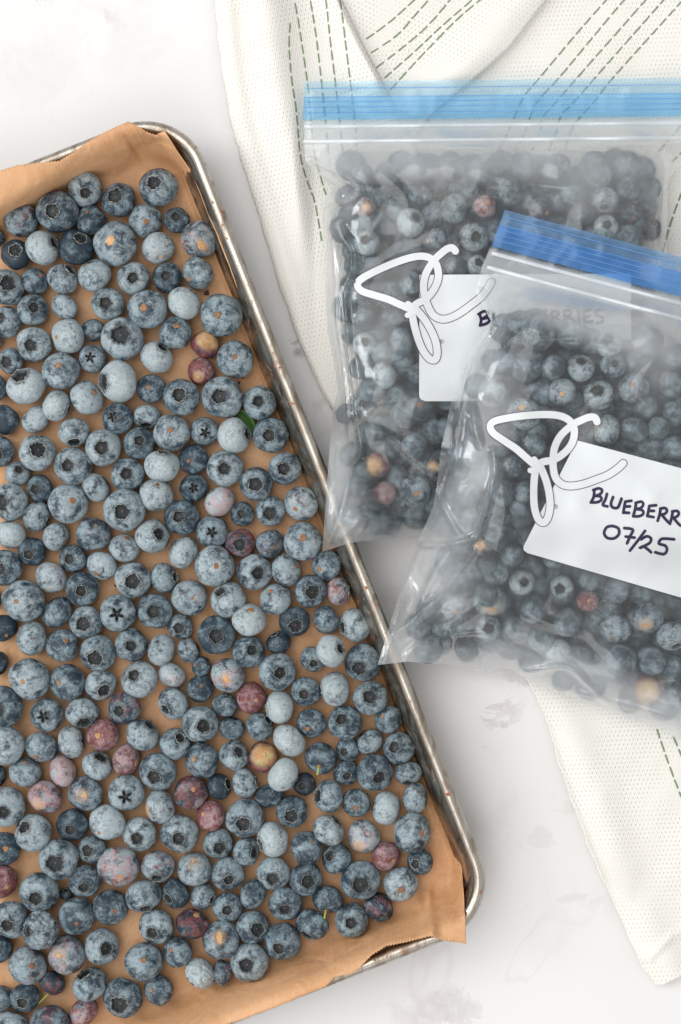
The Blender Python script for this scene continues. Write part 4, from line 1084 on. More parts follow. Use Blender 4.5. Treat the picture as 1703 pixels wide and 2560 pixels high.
def build_field(bag, base_fn, spheres, creases, tens=70, contact=.0004):
    cs = [bag.px(a, b) for a in (-60, 1060) for b in (-60, 1260)]
    x0 = min(c[0] for c in cs); x1 = max(c[0] for c in cs); y0 = min(c[1] for c in cs); y1 = max(c[1] for c in cs)
    gx = np.arange(x0, x1, STEP); gy = np.arange(y0, y1, STEP); GX, GY = np.meshgrid(gx, gy)
    base = base_fn(GX, GY); top = base+.0007
    for (x, y, zc, rw) in spheres:
        rp = rw*PPM*H/(H-zc)+2
        i0 = max(0, int((x-rp-x0)/STEP)); i1 = int((x+rp-x0)/STEP)+2; j0 = max(0, int((y-rp-y0)/STEP)); j1 = int((y+rp-y0)/STEP)+2
        d2 = (GX[j0:j1, i0:i1]-x)**2+(GY[j0:j1, i0:i1]-y)**2
        z = zc+rw/rp*np.sqrt(np.clip(rp*rp-d2, 0, None))*.93+contact; z = np.where(d2 < rp*rp, z, 0)
        top[j0:j1, i0:i1] = np.maximum(top[j0:j1, i0:i1], z)
    ins = bag.inside(GX, GY); cl = ins < 6
    mx = top.copy()
    for _ in range(6):
        q = mx.copy(); q[1:-1, 1:-1] = np.maximum.reduce([mx[1:-1, 1:-1], mx[:-2, 1:-1]-.0001, mx[2:, 1:-1]-.0001, mx[1:-1, :-2]-.0001, mx[1:-1, 2:]-.0001]); mx = q
    has = top > base+.0012
    T0 = np.where(cl, base+.0007, mx); Tn = T0.copy()
    for _ in range(tens):
        q = Tn.copy(); q[1:-1, 1:-1] = (Tn[:-2, 1:-1]+Tn[2:, 1:-1]+Tn[1:-1, :-2]+Tn[1:-1, 2:])/4
        Tn = np.where(cl, T0, np.maximum(T0, q))
    for _ in range(50):
        q = Tn.copy(); q[1:-1, 1:-1] = (Tn[:-2, 1:-1]+Tn[2:, 1:-1]+Tn[1:-1, :-2]+Tn[1:-1, 2:])/4; Tn = np.maximum(q, np.where(cl, base+.0007, top))
    for _ in range(5):
        q = Tn.copy(); q[1:-1, 1:-1] = (Tn[:-2, 1:-1]+Tn[2:, 1:-1]+Tn[1:-1, :-2]+Tn[1:-1, 2:])/4; Tn = q
    Tn = Tn+.0005
    fade = sm(ins/25)
    for (pts, amp, wd) in creases:
        d, t = polydist(GX, GY, catmull(pts, 12)); Tn = Tn+amp*1.45*np.exp(-(d/(wd*.8))**2)*(.45+.55*np.sin(np.pi*np.clip(t, 0, 1)))*np.clip(fade+.3, 0, 1)
    rg = np.abs(snoise(GX, GY, 60, 41)); rg2 = np.abs(snoise(GX*.6+GY*.5, GY*.3-GX*.3, 26, 43))
    bare = 1-np.clip((Tn-base-.012)/.006, 0, 1); Tn = Tn+fade*(.0015*(.5-rg)+.0008*(.5-rg2))*(.3+.7*bare)
    Tn = np.maximum(Tn, base+.0005)
    def samp(x, y, G=Tn):
        fx = np.clip((np.asarray(x, float)-x0)/STEP, 0, len(gx)-1.001); fy = np.clip((np.asarray(y, float)-y0)/STEP, 0, len(gy)-1.001)
        i = fx.astype(int); j = fy.astype(int); u = fx-i; v = fy-j
        return (G[j, i]*(1-u)+G[j, i+1]*u)*(1-v)+(G[j+1, i]*(1-u)+G[j+1, i+1]*u)*v
    return samp, lambda x, y: samp(x, y, base)
def towel_top(x, y):
    z = np.where(x > interpx(L1, y), z1(x, y), 0)
    z = np.maximum(z, np.where((x > interpx(L3, y)-5) & (x < interpx(R3, y)+12) & (y < 445), z3(x, y), 0))
    return np.maximum(z, np.where((x > interpx(L2, y)-5) & (x < interpx(R2, y)+12) & (y < 1030), z2(x, y), 0))
def rear_base(x, y):
    b = .0062*sm((1090-y)/120)+.0022*(1-sm((1090-y)/120))
    b = b+.004*sm((815-x)/40)*sm((700-y)/200)
    b = np.maximum(b, towel_top(x, y)+.0008)
    return np.maximum(b, rim_lift(x, y, .0268, 0)*sm((y-1050)/80))
def berry_z(b, base, layer): return base+.0005+layer

inb = []       # (b, bag, zc, rw, single)
def add_bag_berries(bag, base_fn, key, seed, top_h):
    r = random.Random(seed); mine = []
    for b in BAGS:
        if b[11] != key: continue
        x, y, rp = b[0], b[1], b[2]
        cxy = bag.px(470, 620)
        for _ in range(40):
            if float(bag.inside(np.array([x]), np.array([y]))[0]) > rp*1.02: break
            d = math.hypot(cxy[0]-x, cxy[1]-y); x += (cxy[0]-x)/d*2; y += (cxy[1]-y)/d*2
        b = (x, y)+tuple(b[2:])
        base = float(base_fn(np.array([x]), np.array([y]))[0])
        ins = float(bag.inside(np.array([x]), np.array([y]))[0])
        hl = top_h*sm((ins-10)/110)
        rw = rp/PPM*1.0
        zc = base+max(rw+.0008, float(hl)-rw+.006*0)
        if 'x' in b[10]: zc -= .004*r.random(); zc = max(zc, base+rw+.0006)
        mine.append((b, zc, rw))
    return mine
rear_b = add_bag_berries(REAR, rear_base, 'rear', 3, .0255)
def bag_fill(bag, base_fn, mine, seed, ymin, inset, hmax):
    """unlisted berries packed below and between the ones picked out"""
    r = random.Random(seed); out = []; pts = [(m[0][0], m[0][1], m[1], m[2]) for m in mine]
    for layer in (0, 1, 0, 1):
        for row in range(40):
            for colm in range(30):
                a = colm*60+(row % 2)*30+r.uniform(-9, 9)+layer*25; b = row*52+r.uniform(-9, 9)+layer*20
                x, y = bag.px(a, b); x = float(x); y = float(y)
                if b < ymin: continue
                ins = float(bag.inside(np.array([x]), np.array([y]))[0])
                if ins < inset(a, b)+layer*22: continue
                if bag.which == 'rear' and (a > 862 or (b < 250 and a < 95)): continue
                rw = r.uniform(33, 44)/PPM*.97
                base = float(base_fn(np.array([x]), np.array([y]))[0]); zc = base+rw+.0007+layer*(.0088)
                if layer == 1:
                    zc = min(zc, base+hmax*float(sm((ins-10)/110))-rw-.0015)
                    if zc < base+rw: continue
                ok = True
                for (px_, py_, pz, pr) in pts:
                    dxy = math.hypot(px_-x, py_-y)/PPM
                    if math.sqrt(dxy**2+(pz-zc)**2) < (pr+rw)*(.66 if layer == 0 else .78): ok = False; break
                if not ok: continue
                pts.append((x, y, zc, rw)); out.append((x, y, zc, rw))
    for tr_ in range(5000):
        a = r.uniform(0, 985); b = r.uniform(ymin, 1140); x, y = bag.px(a, b); x = float(x); y = float(y)
        ins = float(bag.inside(np.array([x]), np.array([y]))[0])
        if ins < inset(a, b) or (bag.which == 'rear' and (a > 862 or (b < 250 and a < 95))) or x > 1790: continue
        rw = r.uniform(31, 42)/PPM; base = float(base_fn(np.array([x]), np.array([y]))[0]); zc = base+rw+.0007+r.choice((0, .004, .008))*float(sm((ins-30)/60))
        if all((px_-x)**2+(py_-y)**2 > 6400 or math.sqrt(((px_-x)**2+(py_-y)**2)/PPM**2+(pz-zc)**2) > (pr+rw)*.70 for (px_, py_, pz, pr) in pts):
            pts.append((x, y, zc, rw)); out.append((x, y, zc, rw))
    return out
rear_f = bag_fill(REAR, rear_base, rear_b, 5, 210, lambda a, b: 45 if a < 450 else 25, .0255)
rear_creases = [([(783, 403), (840, 432), (897, 467), (887, 498), (830, 520), (806, 530)], .0030, 7), ([(852, 560), (862, 590), (885, 625), (884, 680), (862, 735), (866, 800), (872, 880), (884, 960), (892, 1050), (905, 1130), (880, 1170), (862, 1250), (838, 1320), (812, 1372)], .0034, 9),
    ([(826, 600), (838, 700), (842, 800), (855, 900), (866, 1000), (876, 1100), (890, 1140)], .0022, 7), ([(835, 1110), (828, 1180), (822, 1260), (815, 1350)], .0020, 7),
    ([(850, 1345), (905, 1300), (930, 1290), (1000, 1300)], .0018, 9), ([(900, 1354), (905, 1320), (918, 1300)], .0012, 6), ([(800, 430), (850, 470), (850, 500)], .0016, 8), ([(1650, 380), (1660, 430), (1655, 560), (1660, 640)], .002, 8), ([(860, 385), (1000, 375), (1300, 372), (1600, 385)], .0008, 8)]
rear_creases += [([(900, 700), (980, 640), (1090, 600)], 0.00060, 15), ([(880, 1060), (990, 1100), (1080, 1180)], 0.00060, 15), ([(1020, 1290), (1000, 1200), (960, 1120)], 0.00050, 14), ([(1250, 440), (1420, 470), (1600, 455)], 0.00050, 15), ([(960, 440), (1020, 500), (1030, 590)], 0.00050, 14)]
zR, zRb = build_field(REAR, rear_base, [(m[0][0], m[0][1], m[1], m[2]) for m in rear_b]+rear_f, rear_creases)
def front_base(x, y):
    fr = zR(x, y)+.0006; ins = REAR.inside(x, y)
    over = np.where(ins > 0, fr, 0.0)
    drape = .0305*(1-sm((y-1240)/330))*sm((x-940)/60)
    b = np.maximum(.0030, drape); b = np.maximum(b, rim_lift(x, y, .0268, 0))
    return np.maximum(b, over)
# soften the support the front bag lies on
gx = np.arange(800, 2400, 10.0); gy = np.arange(400, 2100, 10.0); GX, GY = np.meshgrid(gx, gy); FB = front_base(GX, GY)
F0 = FB.copy()
for _ in range(14):
    q = FB.copy(); q[1:-1, 1:-1] = (FB[:-2, 1:-1]+FB[2:, 1:-1]+FB[1:-1, :-2]+FB[1:-1, 2:])/4; FB = np.maximum(q, F0)
def front_base2(x, y):
    fx = np.clip((np.asarray(x, float)-800)/10, 0, len(gx)-1.001); fy = np.clip((np.asarray(y, float)-400)/10, 0, len(gy)-1.001); i = fx.astype(int); j = fy.astype(int); u = fx-i; v = fy-j
    return (FB[j, i]*(1-u)+FB[j, i+1]*u)*(1-v)+(FB[j+1, i]*(1-u)+FB[j+1, i+1]*u)*v
front_b = add_bag_berries(FRONT, front_base2, 'front', 4, .0245)
front_f = bag_fill(FRONT, front_base2, front_b, 8, 245, lambda a, b: 40 if b < 800 else (80 if a < 100 else 36), .0245)
front_creases = [([(1190, 735), (1215, 775), (1232, 812), (1215, 840), (1185, 875)], .0032, 7), ([(1200, 720), (1222, 770), (1236, 815)], .0018, 5), ([(1183, 890), (1160, 985), (1145, 1080), (1130, 1180)], .0020, 8),
    ([(1234, 1128), (1238, 1180), (1224, 1240), (1200, 1320), (1188, 1345), (1120, 1362), (1055, 1362)], .0042, 9), ([(1180, 1010), (1190, 1080), (1200, 1110)], .002, 12), ([(1054, 1362), (1020, 1450), (985, 1560), (962, 1650)], .002, 8),
    ([(1190, 1375), (1150, 1430), (1090, 1500), (1010, 1570), (975, 1590)], .0040, 14), ([(1120, 1380), (1080, 1450), (1040, 1540)], .0022, 12), ([(1205, 1640), (1215, 1680), (1290, 1680), (1360, 1672), (1420, 1668), (1480, 1720), (1560, 1798)], .0030, 9),
    ([(1140, 1590), (1250, 1600), (1285, 1660)], .0014, 8), ([(1010, 1655), (1035, 1620), (1080, 1600)], .0016, 7), ([(1090, 1230), (1120, 1290), (1150, 1340)], .0015, 9), ([(1320, 1705), (1500, 1745), (1690, 1800)], .0012, 9)]
front_creases += [([(1250, 1180), (1262, 1290), (1240, 1400)], 0.00060, 14), ([(1260, 1500), (1380, 1560), (1500, 1580)], 0.00060, 15), ([(1480, 1590), (1560, 1660), (1690, 1690)], 0.00070, 15), ([(1330, 860), (1450, 850), (1600, 900)], 0.00060, 15), ([(1120, 1560), (1200, 1500), (1230, 1430)], 0.00060, 14), ([(1640, 900), (1600, 980), (1690, 1050)], 0.00060, 15)]
zF, zFb = build_field(FRONT, front_base2, [(m[0][0], m[0][1], m[1], m[2]) for m in front_b]+front_f, front_creases)

FROST = {'rear': (.17, [(1250, 390, 330, 40, .50), (1500, 470, 190, 70, .38), (960, 395, 200, 40, .6), (1030, 560, 60, 60, .25), (930, 870, 110, 60, .15), (830, 800, 26, 330, .50), (850, 1200, 40, 150, .5), (870, 500, 40, 60, .4), (1000, 1330, 160, 30, .35), (1010, 700, 120, 60, .1), (850, 1290, 60, 80, .3)]),
 'front': (.13, [(1420, 770, 200, 50, .60), (1560, 830, 140, 70, .55), (1200, 900, 50, 90, .75), (1220, 1010, 60, 90, .35), (1190, 1190, 60, 110, .60), (1110, 1320, 90, 100, .45), (1090, 1450, 100, 80, .65), (1000, 1600, 60, 70, .35), (1440, 1700, 190, 55, .85), (1620, 1790, 160, 45, .85), (1250, 1640, 50, 60, .5), (1560, 1440, 130, 60, .25), (1640, 950, 90, 110, .30), (1700, 1850, 160, 40, .6), (1430, 1560, 100, 60, .12)])}
def frost_at(bag, x, y):
    b0, L = FROST[bag.which]; f = np.full(np.shape(x), b0)
    for (cx, cy, rx, ry, a) in L:
        co, so = (1, 0) if bag.which == 'rear' else (.966, .259)
        dx = (x-cx)*co+(y-cy)*so; dy = -(x-cx)*so+(y-cy)*co
        f = f+a*np.exp(-(dx/rx)**2-(dy/ry)**2)
    bb = bag.ab(x, y)[1]; f = f+sm((bb-98)/10)*(1-sm((bb-158)/14))*.50+sm((bb-98)/10)*(1-sm((bb-235)/40))*.18
    if bag.which == 'front': f = f+.35*sm((bb-1075)/40)
    return np.clip(f, 0, 1.1)
def film_mesh(bag, zfn, nu=190, nv=230, add=0.0):
    v = np.linspace(0, 1, nv)[:, None]; u = np.linspace(0, 1, nu)[None]; b0 = v*bag.bmax
    l = np.interp(b0, [p[1] for p in bag.L], [p[0] for p in bag.L]); r = np.interp(b0, [p[1] for p in bag.R], [p[0] for p in bag.R])
    a = l+(r-l)*u; b = v*np.interp(a, [p[0] for p in bag.B], [p[1] for p in bag.B])
    x, y = bag.px(a, b); z = zfn(x, y)+add; film_mesh.frost = frost_at(bag, x, y).ravel(); film_mesh.veil = ((.24+.22*snoise(x, y, 90, 61))*sm((b-158)/30)*sm((z-film_mesh.base(x, y)-.005)/.006)).ravel(); return Pn(x, y, z).reshape(-1, 3), gridF(nv, nu)
def ribbon(pts, width, zfn, z0, step=3.0, caps=True, rise=.00012, taper=None):
    cp = catmull(pts, step) if len(pts) > 2 else catmull([pts[0], ((pts[0][0]+pts[1][0])/2, (pts[0][1]+pts[1][1])/2), pts[1]], step)
    V = []; F = []; n = len(cp)
    for i, (x, y) in enumerate(cp):
        xa, ya = cp[max(i-1, 0)]; xb, yb = cp[min(i+1, n-1)]; dx, dy = xb-xa, yb-ya; L = math.hypot(dx, dy)+1e-6; nx, ny = -dy/L, dx/L
        w_ = width/2*(taper(i/(n-1)) if taper else 1)
        for q in (-1, 0, 1):
            X_, Y_ = x+nx*w_*q, y+ny*w_*q; z = float(zfn(np.array([X_]), np.array([Y_]))[0])+z0+rise*i/n; V.append(P(X_, Y_, z))
    for i in range(n-1):
        for q in range(2): k = 3*i+q; F.append((k, k+3, k+4, k+1))
    if caps:
        for e, s in ((0, -1), (n-1, 1)):
            x, y = cp[e]; xa, ya = cp[max(e-1, 0)]; xb, yb = cp[min(e+1, n-1)]; ang = math.atan2(yb-ya, xb-xa)+(0 if s == 1 else math.pi)
            z = float(zfn(np.array([x]), np.array([y]))[0]); c0 = len(V); off = z0+(rise if s == 1 else 0); V.append(P(x, y, z+off))
            for k in range(9):
                t = ang-math.pi/2+math.pi*k/8; X_, Y_ = x+math.cos(t)*width/2, y+math.sin(t)*width/2
                V.append(P(X_, Y_, float(zfn(np.array([X_]), np.array([Y_]))[0])+off))
            for k in range(8): F.append((c0, c0+2+k, c0+1+k))
    return V, F
def join(lists):
    V = []; F = []
    for v, f in lists:
        o = len(V); V += list(v); F += [tuple(i+o for i in q) for q in f]
    return V, F
def band(bag, b0, b1, zfn, add, name, mat, a0=-4, a1=975, nb_=10, na_=160):
    a = np.linspace(a0, a1, na_)[None]; b = np.linspace(b0, b1, nb_)[:, None]; x, y = bag.px(a+0*b-b*.05, b+0*a); z = zfn(x, y)+add
    z = np.maximum(z, np.max(z, 0)[None]-.0008)
    return mesh_np(name, Pn(x, y, z).reshape(-1, 3), gridF(nb_, na_), mat)
def C2(p): return (760+p[0]*.3189, 560+p[1]*.3189)
LOGO = [[(1187, 212), (1162, 186), (1118, 198), (1065, 240), (1020, 285), (965, 370), (942, 440), (938, 510), (952, 580), (975, 650), (1015, 715), (1075, 745), (1140, 738), (1220, 700), (1310, 635), (1390, 570), (1445, 500), (1470, 455)],
        [(850, 655), (890, 622), (950, 590), (1000, 540), (1040, 470), (1055, 400), (1040, 320), (1000, 275), (950, 255), (880, 255), (780, 280), (660, 325), (540, 380), (445, 435), (420, 480), (455, 525), (560, 560), (660, 590), (750, 630), (830, 665)],
        [(845, 680), (858, 760), (880, 850), (910, 940), (945, 1010), (990, 1060), (1030, 1062), (1045, 1010), (1035, 930), (1005, 850), (960, 770), (915, 710), (880, 670)],
        [(815, 625), (845, 650), (860, 690)], [(812, 715), (850, 700), (880, 680)]]
kn_r = complex(1139, 625); tip_r = complex(887, 710); kn_f = complex(1494, 1052); tip_f = complex(1220, 1059); rot = (tip_f-kn_f)/(tip_r-kn_r)
def to_front(p): c = (complex(*p)-kn_r)*rot+kn_f; return (c.real, c.imag)
idt = lambda p: p
def D5(p): return (1150+p[0]*.3527, 950+p[1]*.3527)
WORD = [  # BLUEBERRIES / 07/25 as written on the front bag, in the picture's local grid
 [(952, 790), (948, 830), (930, 865)], [(945, 780), (985, 768), (1008, 782), (995, 808), (958, 822)], [(958, 822), (995, 826), (1003, 848), (975, 866), (928, 868)],
 [(1042, 808), (1030, 850), (1012, 885), (1045, 896)],
 [(1085, 830), (1070, 880), (1085, 905), (1118, 905), (1135, 870), (1145, 842)],
 [(1172, 862), (1165, 900), (1158, 942)], [(1175, 862), (1215, 856)], [(1168, 898), (1205, 896)], [(1160, 940), (1198, 942)],
 [(1248, 875), (1242, 915), (1228, 965)], [(1245, 872), (1285, 862), (1300, 880), (1285, 905), (1250, 915)], [(1252, 915), (1295, 925), (1298, 950), (1270, 966), (1228, 966)],
 [(1342, 895), (1336, 930), (1328, 965)], [(1342, 893), (1390, 888)], [(1338, 928), (1375, 928)], [(1330, 965), (1372, 972)],
 [(1422, 915), (1415, 955), (1402, 998)], [(1420, 912), (1455, 908), (1468, 928), (1450, 950), (1415, 955)], [(1430, 955), (1455, 985), (1478, 1010)],
 [(1508, 935), (1500, 980), (1488, 1020)], [(1505, 932), (1540, 928), (1552, 948), (1535, 970), (1500, 978)], [(1515, 978), (1540, 1010), (1562, 1032)],
 [(1598, 962), (1590, 1005), (1582, 1045)],
 [(1632, 975), (1622, 1015), (1615, 1055)], [(1632, 975), (1678, 972)], [(1625, 1014), (1662, 1014)], [(1615, 1055), (1662, 1062)],
 [(1745, 990), (1708, 995), (1712, 1025), (1742, 1050), (1735, 1080), (1695, 1082)],
 [(1075, 1035), (1040, 1045), (1022, 1085), (1045, 1120), (1095, 1122), (1128, 1090), (1120, 1050), (1080, 1035)],
 [(1165, 1050), (1225, 1062), (1205, 1110), (1185, 1158)], [(1175, 1110), (1238, 1118)],
 [(1312, 1070), (1260, 1140), (1205, 1210)],
 [(1285, 1130), (1325, 1108), (1355, 1125), (1345, 1155), (1300, 1180), (1272, 1195), (1300, 1180), (1330, 1200), (1355, 1222)],
 [(1518, 1130), (1455, 1125), (1425, 1130), (1410, 1160), (1455, 1175), (1468, 1205), (1445, 1235), (1385, 1222)]]
def rot_inv(p): c = (complex(*p)-kn_f)/rot+kn_r; return (c.real, c.imag)

_xb = rot_inv(D5((928, 830)))[0]; _xs = rot_inv(D5((1745, 1030)))[0]; _y0 = rot_inv(D5((952, 820)))[1]
def rear_word(p):
    x, y = rot_inv(p); return 1196+(x-_xb)*(1505-1196)/(_xs-_xb), 797+(y-_y0)*.92
def make_bag(bag, zfn, zbfn, label, tr, corners, mats, word_tr):
    root = empty('freezer_bag', tuple(P(*bag.px(480, 600), 0))); tag(root, label, 'freezer bag')
    film_mesh.base = zbfn; V, F = film_mesh(bag, zfn); kids = [mesh_np('front_film', V, F, M['film'], attrs={'frost': film_mesh.frost, 'veil': film_mesh.veil})]
    V, F = film_mesh(bag, zbfn, 120, 150, .0002); kids.append(mesh_np('back_film', V, F, M['film_b']))
    kids.append(band(bag, 0, 40, zfn, .0004, 'zip_lip', mats[0])); kids.append(band(bag, 38.5, 96, zfn, .0008, 'zip_strip', mats[1]))
    for bb in (113, 150): 
        pts = [bag.px(a-bb*.05, bb) for a in range(0, 975, 15)]; pts = [P(x, y, float(zfn(np.array([x]), np.array([y]))[0])+.0006) for x, y in pts]
        V, F = tube_mesh('zip_track', pts, .00085, M['track'], 8); kids.append(mesh_np('zip_track', V, F, M['track']))
    for bb in (17, 39, 51, 64, 78):
        pts = [bag.px(a-bb*.05, bb) for a in range(-2, 975, 15)]; pts = [P(x, y, float(zfn(np.array([x]), np.array([y]))[0])+.0010) for x, y in pts]
        V, F = tube_mesh('zip_ridge', pts, .00016, M['blue_r'], 6); kids.append(mesh_np('zip_ridge', V, F, M['blue_r']))
    # white writing panel, with rounded left corners
    TLc, TRc, BRc, BLc = [np.array(c, float) for c in corners]
    nu, nv = 130, 80; u = np.linspace(0, 1, nu)[None]; v = np.linspace(0, 1, nv)[:, None]
    Hh = np.linalg.norm(BLc-TLc); Wd = np.linalg.norm(TRc-TLc); rc = 16.0
    dv = np.minimum(v*Hh, (1-v)*Hh); ins_ = np.where(dv < rc, rc-np.sqrt(np.clip(rc*rc-(rc-dv)**2, 0, None)), 0)
    ins_ = np.where((v < .5), 0, ins_)
    uu = ins_/Wd+u*(1-2*ins_/Wd)
    X = (TLc[0]*(1-uu)+TRc[0]*uu)*(1-v)+(BLc[0]*(1-uu)+BRc[0]*uu)*v; Y = (TLc[1]*(1-uu)+TRc[1]*uu)*(1-v)+(BLc[1]*(1-uu)+BRc[1]*uu)*v
    kids.append(mesh_np('label_panel', Pn(X, Y, zfn(X, Y)+.00022).reshape(-1, 3), gridF(nv, nu), M['print']))
    ol = []; wl = []
    for i, st in enumerate(LOGO):
        pts = [tr(C2(p)) for p in st]; wd = 18 if i < 3 else 14
        ol.append(ribbon(pts, wd+4.0, zfn, .00034+i*.00002, rise=.00002)); wl.append(ribbon(pts, wd, zfn, .00048+i*.00006, rise=.00005))
    V, F = join(ol); kids.append(mesh_np('logo_outline', V, F, M['line'])); V, F = join(wl); kids.append(mesh_np('logo_print', V, F, M['print']))
    c = (1103.5, 854); rg = [(c[0]+5*math.cos(t), c[1]+5*math.sin(t)) for t in np.linspace(0, 6.283, 14)]
    R_ = [[(c[0]-1.6, c[1]+2.6), (c[0]-1.6, c[1]-2.6)], [(c[0]-1.6, c[1]-2.6), (c[0]+1.4, c[1]-2), (c[0]+1.2, c[1]), (c[0]-1.6, c[1]+.2)], [(c[0], c[1]), (c[0]+1.8, c[1]+2.6)]]
    V, F = join([ribbon([tr(p) for p in s], .9, zfn, .00034+.00002*i, caps=False, step=1.5) for i, s in enumerate([rg]+R_)]); kids.append(mesh_np('registered_mark', V, F, M['line']))
    wr = []
    for i, st in enumerate(WORD): wr.append(ribbon([word_tr(D5(p)) for p in st], 7.2, zfn, .00034+(i % 5)*.00003, rise=.00002))
    V, F = join(wr); kids.append(mesh_np('handwriting', V, F, M['ink']))
    reparent(root, *kids); return root
make_bag(REAR, zR, zRb, 'clear zip bag of frozen blueberries lying flat behind, pale blue strip over the towel', idt, [(1049, 687), (1578, 684), (1578, 1003), (1048, 1003)], (M['blue_a'], M['blue_b']), rear_word)
make_bag(FRONT, zF, zFb, 'frontmost zip bag of frozen blueberries, deep blue strip, BLUEBERRIES 07/25 written on it', to_front, [(1443, 1101), (1985, 1246), (1862, 1540), (1303, 1378)], (M['blue_c'], M['blue_d']), idt)

# berries in the bags: the ones that can be picked out, and the rest as one mass
mass = []
ico = bmesh.new(); bmesh.ops.create_icosphere(ico, subdivisions=3, radius=1); IV = np.array([v.co[:] for v in ico.verts]); IF = np.array([[v.index for v in f.verts] for f in ico.faces]); ico.free()
bagobj = []; k = 1000
for mine, key in ((rear_b, 'rear'), (front_b, 'front')):
    for b, zc, rw in mine:
        if 'x' not in b[10] and b[3] != 'n':
            o = make_berry(b, zc, k, .955); o['group'] = 'frozen blueberries inside the %s bag' % key; o['category'] = 'blueberry'; bagobj.append((o, b))
        else: mass.append((b[0], b[1], zc, rw))
        k += 1
mass += rear_f+front_f
MV = []; MF = []
for i, (x, y, zc, rw) in enumerate(mass):
    r = random.Random(i+77); q = Quaternion((r.gauss(0, 1), r.gauss(0, 1), r.gauss(0, 1), r.gauss(0, 1))).normalized().to_matrix()
    v = IV.copy(); rad = np.hypot(v[:, 0], v[:, 1]); v[:, 2] = v[:, 2]*.86-np.where(v[:, 2] > 0, .16*np.exp(-(rad/.26)**4), 0)
    v = v*rw @ np.array(q).T + np.array(P(x, y, zc)); MV.append(v); MF.append(IF+i*len(IV))
def mat_mass():
    t = NT('frozen_berry_skin'); p = t.gpos(); n1 = t.noise(p, 150, 4, .6, .4); n2 = t.noise(p, 420, 4, .7); n3 = t.noise(p, 45, 2, .5)
    f = t.ramp(t.math('ADD', t.math('MULTIPLY', n1, .6), t.math('MULTIPLY', n2, .5)), .46, .72, .1, .9)
    c = t.mix(f, (.020, .032, .042), (.23, .30, .335)); c = t.mix(t.ramp(n3, .68, .8, 0, .5), c, (.22, .06, .09))
    return t.finish(t.bsdf(Base_Color=c, Roughness=.6, Specular_IOR_Level=.3, Normal=t.bump(n2, .2, .0005)))
mo = mesh_np('frozen_blueberries', np.concatenate(MV), np.concatenate(MF), mat_mass())
tag(mo, 'mass of frozen blueberries packed deep and blurred inside both freezer bags', 'frozen blueberries', kind='stuff')

# ---------------------------------------------------------------- leaf and crumbs
lp = [(588, 1040, 0), (600, 1026, 12), (615, 1045, 19), (628, 1066, 17), (640, 1085, 5)]
V = []; F = []
mid = catmull([(583, 1034), (603, 1040), (620, 1060), (634, 1088)], 4)
n = len(mid)
for i, (x, y) in enumerate(mid):
    t = i/(n-1); w_ = 19*math.sin(math.pi*min(1, t*.95+.03))**.7; xa, ya = mid[max(i-1, 0)]; xb, yb = mid[min(i+1, n-1)]; L = math.hypot(xb-xa, yb-ya)+1e-6; nx, ny = -(yb-ya)/L, (xb-xa)/L
    for q in (-1, -.5, 0, .5, 1): V.append(P(x+nx*w_*q, y+ny*w_*q, .0040+.0022*abs(q)+.0006*math.sin(t*5)))
for i in range(n-1):
    for q in range(4): k_ = 5*i+q; F.append((k_, k_+5, k_+6, k_+1))
lf = mesh_np('leaf', V, F, M['leaf']); tag(lf, 'small green leaf tucked between blueberries near the tray\'s right rim', 'leaf')
md = lf.modifiers.new('thickness', 'SOLIDIFY'); md.thickness = .0002
crumbs = [(517, 733, 5, 'dark crumb of dried calyx on the parchment above the big berry by the rim'), (597, 957, 3, 'tiny dark crumb beside the dimpled berry near the right rim'), (607, 944, 2.5, 'tinier of two crumbs right of the dimpled berry near the rim'), (291, 1464, 4, 'small dark crumb left of a large open-crowned berry at mid height'), (263, 2023, 4, 'brown crumb right of the orange-scarred berry in the lower left')]
for i, (x, y, r_, lab) in enumerate(crumbs):
    bm = bmesh.new(); bmesh.ops.create_icosphere(bm, subdivisions=2, radius=1)
    for v in bm.verts: v.co *= 1+.9*mnoise.noise(v.co*1.4+Vector((i*7, 0, 0))); v.co.z *= .45
    me = bpy.data.meshes.new('crumb'); bm.to_mesh(me); bm.free(); me.materials.append(M['crumb'])
    o = bpy.data.objects.new('crumb', me); C.objects.link(o); o.scale = (r_/PPM*1.3, r_/PPM, r_/PPM); o.rotation_euler = (0, 0, i*1.1); o.location = P(x, y, .0034); tag(o, lab, 'crumb')

# ---------------------------------------------------------------- labels of the berries
def octant(dx, dy):
    a = math.degrees(math.atan2(-dy, dx)) % 360
    return ['right of', 'up right of', 'above', 'up left of', 'left of', 'down left of', 'below', 'down right of'][int((a+22.5)//45) % 8]
ORD = ['', 'second ', 'third ', 'fourth ', 'fifth ', 'sixth ', 'seventh ', 'eighth ', 'ninth ', 'tenth ']
def look(b):
    x, y, rp, ty, ox, oy, bl, rd, ye, zl, ex, bag = b
    size = 'tiny ' if rp < 24 else 'small ' if rp < 32 else 'large ' if rp > 44 else ''
    tone = 'unripe ' if ye >= 7 else 'reddish ' if rd >= 6 else 'purplish ' if rd >= 3 else 'pale dusty ' if bl >= 8 else 'dark ' if bl <= 3 else ''
    q = math.hypot(ox, oy)
    if 'w' in ex: f = 'shrivelled skin'
    elif ty == 'c':
        kind = 'star crown' if '*' in ex else 'black crown' if 'k' in ex else 'crown'
        f = kind+' up' if q < .3 else kind+' '+octant(ox, oy).replace(' of', '').replace('above', 'topside').replace('below', 'underside')
    elif ty == 's': f = ('green stem' if 'S' in ex else 'short stem' if 't' in ex else 'split scar' if 'g' in ex else 'stem scar'+(' up' if q < .3 else ''))
    else: f = 'bare side'
    return (size+tone+'blueberry, '+f).strip()
